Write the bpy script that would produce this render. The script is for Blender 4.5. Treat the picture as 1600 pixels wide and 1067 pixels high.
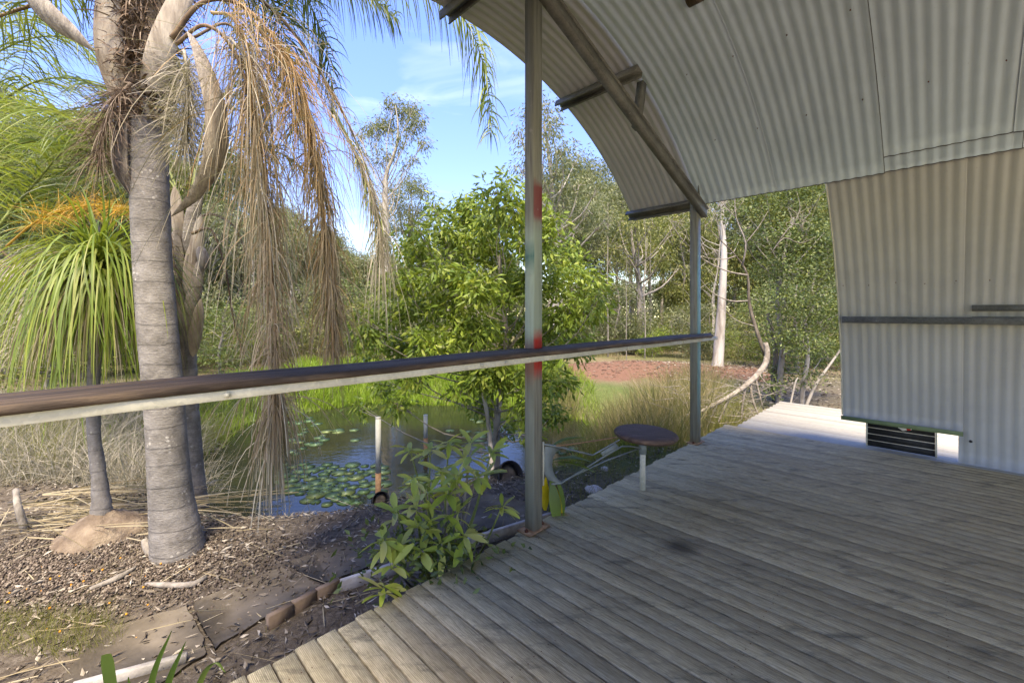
import bpy, math, random
import numpy as np
from mathutils import Vector, Matrix

# ------------------------------------------------------------------ camera, sky, sun, exposure
sc = bpy.context.scene
for o in list(bpy.data.objects):
    bpy.data.objects.remove(o)
F = 669.0            # focal length in photo pixels
HC = 1.42            # eye height above the deck
HZ = 488.0           # horizon row
cam_d = bpy.data.cameras.new('camera'); cam = bpy.data.objects.new('camera', cam_d)
sc.collection.objects.link(cam); sc.camera = cam
cam.location = (0, 0, HC); cam.rotation_euler = (math.radians(90), 0, 0)
cam_d.sensor_width = 36; cam_d.lens = F/1600*36
cam_d.shift_y = (HZ-533.5)/1600
cam_d.clip_start = 0.05; cam_d.clip_end = 600

SUN_EL = math.radians(61); SUN_DIR = Vector((-.09, -1.0, 0)).normalized()   # towards the sun, seen from above
w = bpy.data.worlds.new('World'); sc.world = w; w.use_nodes = True
nt = w.node_tree; nt.nodes.clear()
sky = nt.nodes.new('ShaderNodeTexSky'); sky.sky_type = 'NISHITA'; sky.sun_disc = False
sky.sun_elevation = SUN_EL; sky.sun_rotation = math.atan2(SUN_DIR.x, SUN_DIR.y)
sky.air_density = 0.9; sky.dust_density = 0.15; sky.ozone_density = 1.8; sky.altitude = 0
bg = nt.nodes.new('ShaderNodeBackground'); bg.inputs[1].default_value = 0.15
tc = nt.nodes.new('ShaderNodeTexCoord'); mp = nt.nodes.new('ShaderNodeMapping'); mp.inputs['Scale'].default_value = (1.6, 1.6, 5.5)
cn = nt.nodes.new('ShaderNodeTexNoise'); cn.inputs['Scale'].default_value = 2.3; cn.inputs['Detail'].default_value = 7; cn.inputs['Distortion'].default_value = .6
cr = nt.nodes.new('ShaderNodeMapRange'); cr.inputs[1].default_value = .56; cr.inputs[2].default_value = .85; cr.inputs[3].default_value = 0; cr.inputs[4].default_value = .08
mx = nt.nodes.new('ShaderNodeMix'); mx.data_type = 'RGBA'; mx.inputs[7].default_value = (3.0, 3.2, 3.5, 1)
out = nt.nodes.new('ShaderNodeOutputWorld')
L = nt.links.new
L(tc.outputs['Generated'], mp.inputs[0]); L(mp.outputs[0], cn.inputs['Vector']); L(cn.outputs[0], cr.inputs[0])
L(cr.outputs[0], mx.inputs[0])
# soft roll-off of the brightest sky, the same in every direction
den = nt.nodes.new('ShaderNodeVectorMath'); den.operation = 'MULTIPLY_ADD'; den.inputs[1].default_value = (0, 0, .58); den.inputs[2].default_value = (1, 1, 1)
dv = nt.nodes.new('ShaderNodeVectorMath'); dv.operation = 'DIVIDE'
sb = nt.nodes.new('ShaderNodeSeparateXYZ'); hs = nt.nodes.new('ShaderNodeHueSaturation'); hs.inputs['Saturation'].default_value = 1.27; hs.inputs['Hue'].default_value = .524
den.inputs[2].default_value = (1, 1, 1)
L(sky.outputs[0], hs.inputs['Color']); L(hs.outputs[0], den.inputs[0]); L(den.outputs[0], sb.inputs[0]); L(hs.outputs[0], dv.inputs[0])
cb = nt.nodes.new('ShaderNodeCombineXYZ'); [L(sb.outputs[2], cb.inputs[i]) for i in range(3)]; L(cb.outputs[0], dv.inputs[1]); L(dv.outputs[0], mx.inputs[6]); L(mx.outputs[2], bg.inputs[0]); L(bg.outputs[0], out.inputs[0])

sun_d = bpy.data.lights.new('sun', 'SUN'); sun = bpy.data.objects.new('sun', sun_d); sc.collection.objects.link(sun)
sun_d.energy = 0.85; sun_d.angle = math.radians(24); sun_d.color = (1, .97, .92)
sv = Vector((SUN_DIR.x*math.cos(SUN_EL), SUN_DIR.y*math.cos(SUN_EL), math.sin(SUN_EL)))
sun.rotation_euler = sv.to_track_quat('Z', 'Y').to_euler(); sun.location = (-4, 0, 12)
sc.view_settings.view_transform = 'Standard'; sc.view_settings.look = 'None'
sc.view_settings.exposure = 3.9; sc.view_settings.use_white_balance = True; sc.view_settings.white_balance_temperature = 8500; sc.view_settings.gamma = 1
sc.view_settings.use_curve_mapping = False
sc.cycles.max_bounces = 8; sc.cycles.transparent_max_bounces = 8

# ------------------------------------------------------------------ helpers
rng = np.random.default_rng(7); rnd = random.Random(7)
COL = sc.collection
def P(px, py, d):                      # a point d metres in front of the eye, seen at a photo pixel
    return ((px-800)/F*d, d, HC+(HZ-py)/F*d)
def GZ(px, py, z):                     # where that line of sight meets height z
    d = F*(HC-z)/(py-HZ)
    return ((px-800)/F*d, d, z)
S2 = math.sqrt(.5)
def B(u, v, z): return ((u-v)*S2, (u+v)*S2, z)      # building axes to world

class MB:
    def __init__(s): s.V = []; s.Fc = []; s.M = []; s.n = 0
    def add(s, V, Fs, mat=0):
        V = np.asarray(V, float).reshape(-1, 3)
        if isinstance(Fs, np.ndarray): Fs = [Fs]
        s.V.append(V)
        for f in Fs:
            f = np.asarray(f, int)
            if f.ndim == 1: f = f[None]
            s.Fc.append(f+s.n); s.M.append(np.full(len(f), mat, np.int32))
        s.n += len(V)
    def mesh(s, name, mats, smooth=False):
        me = bpy.data.meshes.new(name)
        if not isinstance(mats, (list, tuple)): mats = [mats]
        for m in mats: me.materials.append(m)
        V = np.concatenate(s.V).astype(np.float32)
        loops = np.concatenate([f.ravel() for f in s.Fc]).astype(np.int32)
        tot = np.concatenate([np.full(len(f), f.shape[1], np.int32) for f in s.Fc])
        st = np.concatenate([[0], np.cumsum(tot)[:-1]]).astype(np.int32)
        me.vertices.add(len(V)); me.vertices.foreach_set('co', V.ravel())
        me.loops.add(len(loops)); me.loops.foreach_set('vertex_index', loops)
        me.polygons.add(len(tot)); me.polygons.foreach_set('loop_start', st); me.polygons.foreach_set('loop_total', tot)
        me.polygons.foreach_set('material_index', np.concatenate(s.M))
        me.update(calc_edges=True)
        if smooth: me.polygons.foreach_set('use_smooth', np.ones(len(tot), bool))
        return me
    def build(s, name, mats, parent=None, smooth=False, loc=None, rotz=0, **kw):
        return link(name, s.mesh(name, mats, smooth), parent, loc, rotz, **kw)

def link(name, me, parent=None, loc=None, rotz=0, **kw):
    o = bpy.data.objects.new(name, me); COL.objects.link(o)
    if parent: o.parent = parent
    if loc is not None: o.location = loc
    if rotz: o.rotation_euler = (0, 0, rotz)
    for k, v_ in kw.items(): o[k] = v_
    return o
def empty(name, label, cat, loc=(0, 0, 0), rotz=0, group=None):
    o = bpy.data.objects.new(name, None); COL.objects.link(o); o.empty_display_size = .1
    o.location = loc; o.rotation_euler = (0, 0, rotz); o['label'] = label; o['category'] = cat
    if group: o['group'] = group
    return o
def tag(o, label, cat, group=None):
    o['label'] = label; o['category'] = cat
    if group: o['group'] = group
    return o

def nrm(a): return a/np.maximum(np.linalg.norm(a, axis=-1, keepdims=True), 1e-9)
CUBE = np.array([(-1,-1,-1),(1,-1,-1),(1,1,-1),(-1,1,-1),(-1,-1,1),(1,-1,1),(1,1,1),(-1,1,1)], float)/2
CF = np.array([(0,3,2,1),(4,5,6,7),(0,1,5,4),(1,2,6,5),(2,3,7,6),(3,0,4,7)])
def box(mb, c, s, rot=None, mat=0):
    V = CUBE*np.array(s)
    if rot is not None: V = V@np.array(rot).T
    mb.add(V+np.array(c), CF, mat)
def box2(mb, a, b, mat=0):
    a = np.array(a, float); b = np.array(b, float); box(mb, (a+b)/2, np.abs(b-a), None, mat)
def cbox(mb, a, b, ch=.004, mat=0):    # box with chamfered long edges
    a = np.minimum(a, b).astype(float); b2 = np.maximum(a, b).astype(float)
    a, b = np.minimum(a, b2), b2
    ax = int(np.argmax(b-a)); o1, o2 = [i for i in range(3) if i != ax]
    prof = [(a[o1]+ch,a[o2]),(b[o1]-ch,a[o2]),(b[o1],a[o2]+ch),(b[o1],b[o2]-ch),(b[o1]-ch,b[o2]),(a[o1]+ch,b[o2]),(a[o1],b[o2]-ch),(a[o1],a[o2]+ch)]
    V = np.zeros((16, 3))
    for k, e in enumerate((a[ax], b[ax])):
        for i, (p, q) in enumerate(prof): V[k*8+i, ax] = e; V[k*8+i, o1] = p; V[k*8+i, o2] = q
    Q = np.array([(i, (i+1)%8, (i+1)%8+8, i+8) for i in range(8)])
    flip = (ax == 1)
    if flip: Q = Q[:, ::-1]
    e0 = np.arange(8)[::-1][None]; e1 = (np.arange(8)+8)[None]
    if flip: e0, e1 = e0[:, ::-1], e1[:, ::-1]
    mb.add(V, [Q, e0, e1], mat)
def tube(mb, pts, rad, sides=8, mat=0, cap=True, smoothn=0, rough=0):
    pts = np.array(pts, float); n = len(pts)
    rad = np.full(n, rad, float) if np.isscalar(rad) else np.array(rad, float)
    if smoothn:
        t = np.arange(n); T = np.linspace(0, n-1, (n-1)*smoothn+1)
        # catmull-rom
        PP = np.vstack([2*pts[0]-pts[1], pts, 2*pts[-1]-pts[-2]])
        i = np.minimum(T.astype(int), n-2); f = (T-i)[:, None]
        p0, p1, p2, p3 = PP[i], PP[i+1], PP[i+2], PP[i+3]
        pts = .5*((2*p1)+(-p0+p2)*f+(2*p0-5*p1+4*p2-p3)*f**2+(-p0+3*p1-3*p2+p3)*f**3)
        rad = np.interp(T, t, rad); n = len(pts)
    d = nrm(np.gradient(pts, axis=0))
    a = np.zeros_like(d); ref = np.array([0, 0, 1.]) if abs(d[0][2]) < .9 else np.array([1., 0, 0])
    for k in range(n):
        x = np.cross(ref, d[k]); x /= max(np.linalg.norm(x), 1e-9); a[k] = x; ref = np.cross(d[k], x)
    b = np.cross(d, a)
    th = np.arange(sides)*2*math.pi/sides
    rr = rad[:, None]*np.ones((n, sides))
    if rough: rr = rr*(1+rng.uniform(-rough, rough, rr.shape))
    V = pts[:, None, :]+rr[..., None]*(np.cos(th)[None, :, None]*a[:, None]+np.sin(th)[None, :, None]*b[:, None])
    i = np.arange(n-1)[:, None]*sides; j = np.arange(sides)[None]; k = (j+1) % sides
    Q = np.stack([i+j, i+k, i+sides+k, i+sides+j], -1).reshape(-1, 4)
    Fs = [Q]
    if cap: Fs += [np.arange(sides)[::-1][None], (np.arange(sides)+(n-1)*sides)[None]]
    mb.add(V.reshape(-1, 3), Fs, mat)
    return pts
def smooth_path(pts, k=6):
    pts = np.array(pts, float); n = len(pts); T = np.linspace(0, n-1, (n-1)*k+1)
    PP = np.vstack([2*pts[0]-pts[1], pts, 2*pts[-1]-pts[-2]]); i = np.minimum(T.astype(int), n-2); f = (T-i)[:, None]
    p0, p1, p2, p3 = PP[i], PP[i+1], PP[i+2], PP[i+3]
    return .5*((2*p1)+(-p0+p2)*f+(2*p0-5*p1+4*p2-p3)*f**2+(-p0+3*p1-3*p2+p3)*f**3)
def lathe(mb, prof, sides=24, c=(0, 0, 0), mat=0):
    pr = np.array(prof, float); n = len(pr); th = np.arange(sides)*2*math.pi/sides
    V = np.zeros((n, sides, 3)); V[..., 0] = pr[:, :1]*np.cos(th); V[..., 1] = pr[:, :1]*np.sin(th); V[..., 2] = pr[:, 1:]
    V = V.reshape(-1, 3)+np.array(c)
    i = np.arange(n-1)[:, None]*sides; j = np.arange(sides)[None]; k = (j+1) % sides
    Q = np.stack([i+j, i+k, i+sides+k, i+sides+j], -1).reshape(-1, 4)
    mb.add(V, [Q, np.arange(sides)[::-1][None], (np.arange(sides)+(n-1)*sides)[None]], mat)
def blades(mb, base, d, length, width, seg=3, grav=.3, side=None, mat=0, tip=.12):
    """many tapering ribbons at once"""
    base = np.asarray(base, float); n = len(base); d = nrm(np.asarray(d, float))
    length = np.broadcast_to(length, n).astype(float); width = np.broadcast_to(width, n).astype(float); grav = np.broadcast_to(grav, n).astype(float)
    if side is None:
        r = rng.normal(size=(n, 3)); side = nrm(np.cross(d, r))
    else: side = nrm(np.asarray(side, float))
    p = base.copy(); V = np.zeros((n, seg+1, 2, 3)); dd = d.copy()
    for k in range(seg+1):
        t = k/seg; wk = width*(tip+(1-tip)*(1-t)**.8)*(1 if k else .7)
        V[:, k, 0] = p-side*wk[:, None]/2; V[:, k, 1] = p+side*wk[:, None]/2
        p = p+dd*(length/seg)[:, None]
        dd = nrm(dd+np.array([0, 0, -1.])*grav[:, None])
        side = nrm(side-dd*np.sum(side*dd, -1, keepdims=True))
    o = (np.arange(n)*(seg+1)*2)[:, None]; k = np.arange(seg)[None]*2
    Q = np.stack([o+k, o+k+1, o+k+3, o+k+2], -1).reshape(-1, 4)
    mb.add(V.reshape(-1, 3), Q, mat)
def leaves(mb, c, d, ln, wd, fold=.25, mat=0):
    """many two-triangle leaves, folded a little on the midrib"""
    c = np.asarray(c, float); n = len(c); d = nrm(d); ln = np.broadcast_to(ln, n)[:, None]; wd = np.broadcast_to(wd, n)[:, None]
    s = nrm(np.cross(d, rng.normal(size=(n, 3)))); up = np.cross(s, d)
    V = np.stack([c, c+d*ln*.45+s*wd/2+up*wd*fold, c+d*ln, c+d*ln*.45-s*wd/2+up*wd*fold], 1)
    o = (np.arange(n)*4)[:, None]
    mb.add(V.reshape(-1, 3), np.concatenate([o+np.array([[0, 1, 2]]), o+np.array([[0, 2, 3]])]), mat)

# ------------------------------------------------------------------ materials
def mat_new(name):
    m = bpy.data.materials.new(name); m.use_nodes = True; nt = m.node_tree; nt.nodes.clear()
    o = nt.nodes.new('ShaderNodeOutputMaterial'); b = nt.nodes.new('ShaderNodeBsdfPrincipled')
    nt.links.new(b.outputs[0], o.inputs[0]); return m, nt, b, o
def N(nt, t, **kw):
    n = nt.nodes.new(t)
    for k, v_ in kw.items():
        if k[0] == '_': n.inputs[k[1:].replace('_', ' ')].default_value = v_
        else: setattr(n, k, v_)
    return n
def ramp(nt, fac, stops, interp='LINEAR'):
    r = nt.nodes.new('ShaderNodeValToRGB'); e = r.color_ramp.elements; r.color_ramp.interpolation = interp
    while len(e) > 1: e.remove(e[0])
    e[0].position = stops[0][0]; e[0].color = (*stops[0][1], 1)
    for p, c in stops[1:]: k = e.new(p); k.color = (*c, 1)
    nt.links.new(fac, r.inputs[0]); return r.outputs[0]
def mixc(nt, fac, a, b, mode='MIX'):
    m = nt.nodes.new('ShaderNodeMix'); m.data_type = 'RGBA'; m.blend_type = mode
    for s, x in ((0, fac), (6, a), (7, b)):
        if isinstance(x, (int, float)): m.inputs[s].default_value = x
        elif isinstance(x, tuple): m.inputs[s].default_value = (*x, 1)
        else: nt.links.new(x, m.inputs[s])
    return m.outputs[2]
def coords(nt, scale=(1, 1, 1), rot=(0, 0, 0), world=False):
    if world: t = N(nt, 'ShaderNodeNewGeometry').outputs['Position']
    else: t = N(nt, 'ShaderNodeTexCoord').outputs['Object']
    m = N(nt, 'ShaderNodeMapping'); m.inputs['Scale'].default_value = scale; m.inputs['Rotation'].default_value = rot
    nt.links.new(t, m.inputs[0]); return m.outputs[0]
def noise(nt, vec, scale=5, detail=4, rough=.6, dist=0):
    n = N(nt, 'ShaderNodeTexNoise', _Scale=scale, _Detail=detail, _Roughness=rough, _Distortion=dist); nt.links.new(vec, n.inputs['Vector']); return n.outputs[0]
def rng_(nt, val, a, b, c=0, d=1):
    n = N(nt, 'ShaderNodeMapRange'); nt.links.new(val, n.inputs[0])
    for i, x in enumerate((a, b, c, d)): n.inputs[i+1].default_value = x
    return n.outputs[0]
def math_(nt, op, a, b=0.0):
    n = N(nt, 'ShaderNodeMath', operation=op)
    for i, x in enumerate((a, b)):
        if isinstance(x, (int, float)): n.inputs[i].default_value = x
        else: nt.links.new(x, n.inputs[i])
    return n.outputs[0]
def bump(nt, b, h, dist=.01, strength=1):
    n = N(nt, 'ShaderNodeBump'); n.inputs['Distance'].default_value = dist; n.inputs['Strength'].default_value = strength
    nt.links.new(h, n.inputs['Height']); nt.links.new(n.outputs[0], b.inputs['Normal'])
def simple(name, c1, c2, scale=6, rough=.8, metal=0, bd=.003, stretch=(1, 1, 1), c3=None, world=False, detail=6):
    m, nt, b, o = mat_new(name); v = coords(nt, stretch, world=world); n = noise(nt, v, scale, detail)
    st = [(.3, c1), (.7, c2)] if c3 is None else [(.3, c1), (.5, c3), (.7, c2)]
    nt.links.new(ramp(nt, n, st), b.inputs['Base Color']); b.inputs['Roughness'].default_value = rough; b.inputs['Metallic'].default_value = metal; b.inputs['Specular IOR Level'].default_value = .22
    if bd: bump(nt, b, noise(nt, v, scale*4, 4), bd)
    return m
def leaf_mat(name, cols, trans=.35, rough=.5, perobj=False, spec=.4):
    m, nt, b, o = mat_new(name)
    if perobj: r = N(nt, 'ShaderNodeObjectInfo').outputs['Random']
    else: r = N(nt, 'ShaderNodeNewGeometry').outputs['Random Per Island']
    k = len(cols); c = ramp(nt, r, [(i/(k-1), x) for i, x in enumerate(cols)])
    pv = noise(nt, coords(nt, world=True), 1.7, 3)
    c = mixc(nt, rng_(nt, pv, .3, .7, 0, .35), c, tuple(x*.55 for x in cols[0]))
    nt.links.new(c, b.inputs['Base Color']); b.inputs['Roughness'].default_value = rough; b.inputs['Specular IOR Level'].default_value = spec
    if trans:
        t = N(nt, 'ShaderNodeBsdfTranslucent'); nt.links.new(mixc(nt, .5, c, (.30, .34, .03), 'MIX'), t.inputs[0])
        mx_ = N(nt, 'ShaderNodeMixShader', _Fac=trans); nt.links.new(b.outputs[0], mx_.inputs[1]); nt.links.new(t.outputs[0], mx_.inputs[2]); nt.links.new(mx_.outputs[0], o.inputs[0])
    return m

def deck_mat(name, outer=False):
    m, nt, b, o = mat_new(name)
    oi = N(nt, 'ShaderNodeObjectInfo').outputs['Random']
    tcn = N(nt, 'ShaderNodeTexCoord').outputs['Object']
    cmb = N(nt, 'ShaderNodeCombineXYZ'); nt.links.new(math_(nt, 'MULTIPLY', oi, 37.), cmb.inputs[1]); nt.links.new(math_(nt, 'MULTIPLY', oi, 11.), cmb.inputs[0])
    va = N(nt, 'ShaderNodeVectorMath', operation='ADD'); nt.links.new(tcn, va.inputs[0]); nt.links.new(cmb.outputs[0], va.inputs[1])
    def mapp(s):
        q = N(nt, 'ShaderNodeMapping'); q.inputs['Scale'].default_value = s; nt.links.new(va.outputs[0], q.inputs[0]); return q.outputs[0]
    grain = noise(nt, mapp((55, 2.6, 10)), 3.0, 10, .78)
    fine = noise(nt, mapp((260, 9, 40)), 2.0, 5, .7)
    blot = noise(nt, coords(nt, (1, 1, 1), world=True), 1.3, 6, .65, .5)
    spots = noise(nt, coords(nt, (1.6, 5.5, 1), (0, 0, math.radians(45)), world=True), 2.2, 6, .7)
    if outer: st = [(.25, (.34, .335, .29)), (.5, (.50, .495, .43)), (.8, (.62, .61, .54))]
    else: st = [(.34, (.19, .148, .080)), (.47, (.50, .415, .255)), (.60, (.74, .64, .43))]
    c = ramp(nt, grain, st)
    c = mixc(nt, .62, c, ramp(nt, oi, [(0, (.40, .35, .30)), (.2, (1.0, .92, .80)), (.4, (.62, .58, .53)), (.6, (1.05, 1.0, .90)), (.8, (.75, .66, .56)), (1, (1.3, 1.22, 1.08))]), 'MULTIPLY')
    if not outer:
        # paler towards the open edge, browner further in
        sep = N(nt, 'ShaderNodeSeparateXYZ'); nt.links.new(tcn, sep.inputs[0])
        edgeward = math_(nt, 'ADD', sep.outputs[1], math_(nt, 'MULTIPLY', blot, 1.6))
        c = mixc(nt, rng_(nt, edgeward, .6, 3.0, .30, 0), c, (.42, .31, .15))
        c = mixc(nt, rng_(nt, edgeward, 2.1, 3.0, 0, .45), c, (.74, .67, .42))
        c = mixc(nt, rng_(nt, spots, .53, .68, 0, .72), c, (.12, .105, .07))
        # oily stain
        sp = N(nt, 'ShaderNodeVectorMath', operation='DISTANCE'); nt.links.new(coords(nt, (1, 1, 1), world=True), sp.inputs[0]); sp.inputs[1].default_value = (1.02, 2.60, 0)
        c = mixc(nt, rng_(nt, math_(nt, 'ADD', sp.outputs['Value'], math_(nt, 'MULTIPLY', spots, .14)), .10, .20, .75, 0), c, (.02, .018, .016))
    c = mixc(nt, rng_(nt, fine, .50, .68, 0, .6), c, (.10, .08, .055))
    nt.links.new(c, b.inputs['Base Color']); b.inputs['Roughness'].default_value = .75; b.inputs['Specular IOR Level'].default_value = .12
    # reeded face
    wv = N(nt, 'ShaderNodeTexWave', wave_type='BANDS', bands_direction='X', wave_profile='SIN', _Scale=1.0); 
    q = N(nt, 'ShaderNodeMapping'); q.inputs['Scale'].default_value = (52, 0, 0); nt.links.new(tcn, q.inputs[0]); nt.links.new(q.outputs[0], wv.inputs['Vector'])
    c = mixc(nt, rng_(nt, wv.outputs['Fac'], .45, .0, 0, .42 if not outer else .1), c, (.09, .078, .055)); nt.links.new(c, b.inputs['Base Color'])
    h = math_(nt, 'ADD', math_(nt, 'MULTIPLY', wv.outputs['Fac'], .5 if not outer else .2), math_(nt, 'MULTIPLY', grain, .9))
    bump(nt, b, h, .0016)
    return m

def sheet_mat(name, base=(.50, .50, .47), dirty=.5):
    m, nt, b, o = mat_new(name)
    st = noise(nt, coords(nt, (14, 14, 1)), 1.5, 6, .6)          # streaks down the sheet
    pt = noise(nt, coords(nt, (1, 1, 1)), 1.2, 6, .65, .4)
    fl = noise(nt, coords(nt, (1, 1, 1)), 60, 3, .7)
    c = ramp(nt, pt, [(.3, tuple(x*.80 for x in base)), (.7, base)])
    # darker tone in the valleys of the profile
    tcn = N(nt, 'ShaderNodeTexCoord').outputs['Object']; sep = N(nt, 'ShaderNodeSeparateXYZ'); nt.links.new(tcn, sep.inputs[0])
    ph = math_(nt, 'COSINE', math_(nt, 'MULTIPLY', sep.outputs[1], 2*math.pi/.0762))
    val = math_(nt, 'MULTIPLY', rng_(nt, ph, .1, 1.0, 0, 1), rng_(nt, pt, .25, .7, .35, 1.0))
    c = mixc(nt, math_(nt, 'MULTIPLY', val, dirty), c, (.155, .155, .14))
    c = mixc(nt, rng_(nt, st, .56, .75, 0, .25*dirty+.04), c, (.20, .195, .175))
    c = mixc(nt, rng_(nt, fl, .68, .76, 0, .6), c, (.16, .15, .13))
    nt.links.new(c, b.inputs['Base Color']); b.inputs['Roughness'].default_value = .5; b.inputs['Metallic'].default_value = .0; b.inputs['Specular IOR Level'].default_value = .5
    bump(nt, b, pt, .004)
    return m
def galv_mat(name, a=(.20, .21, .20), c2=(.40, .42, .42), rough=.5, metal=.55):
    m, nt, b, o = mat_new(name)
    v = N(nt, 'ShaderNodeTexVoronoi', feature='F1', _Scale=85); nt.links.new(coords(nt), v.inputs['Vector'])
    n = noise(nt, coords(nt), 7, 6); sp = ramp(nt, v.outputs['Color'], [(0, a), (1, c2)])
    c = mixc(nt, .6, sp, ramp(nt, n, [(.3, a), (.7, c2)]))
    c = mixc(nt, rng_(nt, noise(nt, coords(nt), 28, 5), .68, .78, 0, .7), c, (.55, .54, .50))
    nt.links.new(c, b.inputs['Base Color']); b.inputs['Roughness'].default_value = rough; b.inputs['Metallic'].default_value = 0; b.inputs['Specular IOR Level'].default_value = .3
    bump(nt, b, n, .002); return m

M = {}
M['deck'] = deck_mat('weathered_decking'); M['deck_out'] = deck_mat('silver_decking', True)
M['sheet'] = sheet_mat('corrugated_sheet', (.415, .505, .59), .15); M['sheet_wall'] = sheet_mat('corrugated_wall_sheet', (.37, .38, .37), .25)
M['sheet_over'] = sheet_mat('corrugated_overhang', (.38, .39, .41), .3)
M['galv'] = galv_mat('galvanised_steel', (.34, .33, .26), (.60, .58, .47), .5, .25); M['dark_galv'] = galv_mat('dull_galvanised_steel', (.055, .057, .052), (.17, .17, .155), .6, .2)
M['green_trim'] = simple('green_painted_trim', (.10, .14, .07), (.15, .20, .10), 9, .5)
M['timber_dark'] = simple('old_dark_timber', (.030, .021, .015), (.125, .088, .06), 5, .65, 0, .004, (1, 14, 6), c3=(.065, .046, .034))
M['rust'] = simple('rusty_plate', (.14, .07, .035), (.34, .22, .13), 25, .9)
M['rustdark'] = simple('rusty_bolt', (.06, .02, .012), (.14, .045, .02), 40, .9)
M['grey_paint'] = simple('grey_painted_steel', (.13, .155, .155), (.20, .23, .225), 12, .5, .1)
M['blackpl'] = simple('black_plastic', (.010, .010, .010), (.022, .022, .022), 20, .45)
M['black'] = simple('black_rubber', (.012, .012, .013), (.035, .034, .036), 14, .6)
M['white'] = simple('white_print', (.78, .76, .72), (.85, .84, .80), 5, .5, bd=0); M['orange'] = simple('orange_print', (.75, .22, .03), (.85, .30, .04), 5, .5, bd=0); M['red'] = simple('red_print', (.55, .03, .03), (.65, .05, .04), 5, .5, bd=0)
# ------------------------------------------------------------------ the shelter: a barrel vault of corrugated sheet
BC_U, BC_Z, BR = 2.20, 0.17, 3.62
R45 = math.radians(45)
shelter = empty('shelter', 'open shelter with barrel vaulted corrugated metal roof and curved metal wall', 'shelter', (0, 0, 0), R45)
PITCH = .0762
M['lap_shade_grime'] = simple('lap_shade_grime_line', (.035, .032, .028), (.10, .09, .08), 30, .9)  # near-black tone for the shadow and dirt at the sheet laps
def sheet(name, v0, v1, a0, a1, r, material, seg=46, label=None, edge=0):
    """corrugated sheet curved about the v axis; a = angle from horizontal (+u side 0)"""
    nv = max(2, int(round((v1-v0)/PITCH*8))); v = np.linspace(v0, v1, nv+1)
    wv = .0042*np.cos(2*math.pi*v/PITCH)
    a = np.radians(np.linspace(a0, a1, seg+1)); V = np.zeros((2, seg+1, nv+1, 3))
    for k, dr in enumerate((0, .0012)):
        rr = r+dr+wv[None]
        V[k, ..., 0] = BC_U+rr*np.cos(a)[:, None]; V[k, ..., 1] = v[None]; V[k, ..., 2] = BC_Z+rr*np.sin(a)[:, None]
    def grid(o, flip):
        i = np.arange(seg)[:, None]*(nv+1); j = np.arange(nv)[None]
        q = np.stack([i+j, i+j+1, i+nv+2+j, i+nv+1+j], -1).reshape(-1, 4)+o
        return q[:, ::-1] if flip else q
    n1 = (seg+1)*(nv+1)
    mb = MB(); e = []
    for row in (0, seg):
        j = np.arange(nv); s = row*(nv+1)+j; e.append(np.stack([s, s+1, s+1+n1, s+n1], -1))
    for c in (0, nv):
        j = np.arange(seg); s = j*(nv+1)+c; e.append(np.stack([s, s+nv+1, s+nv+1+n1, s+n1], -1))
    mb.add(V.reshape(-1, 3), [grid(0, False), grid(n1, True)]+e)
    o = mb.build(name, material, shelter, smooth=False)
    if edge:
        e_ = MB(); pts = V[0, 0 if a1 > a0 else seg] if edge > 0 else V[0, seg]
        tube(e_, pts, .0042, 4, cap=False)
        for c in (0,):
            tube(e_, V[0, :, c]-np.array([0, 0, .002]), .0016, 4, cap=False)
        e_.build('lap_shade_line', M['lap_shade_grime'], o)  # dark bead added along the lap, drawing its shadow and dirt line
    if label: o['label'] = label
    ang = o.data
    return o
A_LAP = math.degrees(math.asin((2.62-BC_Z)/BR))        # where roof sheets end over the wall sheets
V_OUT, V_POST, V_WALL, V_BACK = 2.75, 1.89, .75, -3.6
for k, (a, b_, r, m_) in enumerate([(V_POST+.004, V_OUT, BR+.022, 'sheet_over')]):
    o = sheet('roof_sheet', a, b_, A_LAP-1.2, 180-A_LAP+1.2, r, M[m_]); 
    o['label'] = 'pale corrugated sheet of the roof overhang beyond the posts'
v = V_POST; k = 0
while v > V_BACK+.1:
    v0 = max(V_BACK, v-.762-.03)
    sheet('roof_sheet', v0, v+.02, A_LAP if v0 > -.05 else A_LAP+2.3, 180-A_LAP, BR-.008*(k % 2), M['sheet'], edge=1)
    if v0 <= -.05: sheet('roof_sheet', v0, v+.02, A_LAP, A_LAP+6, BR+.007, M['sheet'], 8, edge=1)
    v -= .762; k += 1
# wall sheets, far side and near side
for side in (0,):
    v = V_WALL; k = 0
    while v > V_BACK+.1:
        v1 = v; 
        v0 = -.152 if k == 0 else max(V_BACK, v-.80)
        zb = .29 if k == 0 else .004
        lo = math.degrees(math.asin(max(-1, (zb-BC_Z)/BR)))
        a0, a1 = (lo, A_LAP+7) if side == 0 else (180-A_LAP-7, 180-lo)
        o = sheet('wall_sheet', v0, v1+(.0 if k == 0 else .03), a0, a1, BR+.034+.006*(k % 2), M['sheet_wall'], 30)
        v = v0; k += 1
# smooth shading on sheets but sharp rims
for o in [c for c in shelter.children]:
    me = o.data; me.polygons.foreach_set('use_smooth', np.ones(len(me.polygons), bool))
# green angle on the wall's cut bottom edge
mb = MB(); cbox(mb, (BC_U+BR-.022, -.152, .262), (BC_U+BR-.018, V_WALL+.01, .305), .001); cbox(mb, (BC_U+BR-.018, -.152, .262), (BC_U+BR+.06, V_WALL+.01, .266), .001)
mb.build('bottom_trim', M['green_trim'], shelter)
# pale edge flashing on the free end of the wall
mb = MB(); aa = np.radians(np.linspace(2.2, A_LAP, 20))
pts = np.stack([BC_U+(BR+.02)*np.cos(aa), np.full(20, V_WALL+.004), BC_Z+(BR+.02)*np.sin(aa)], -1); tube(mb, pts, .006, 6)
mb.build('edge_capping', M['galv'], shelter, smooth=True)
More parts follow.
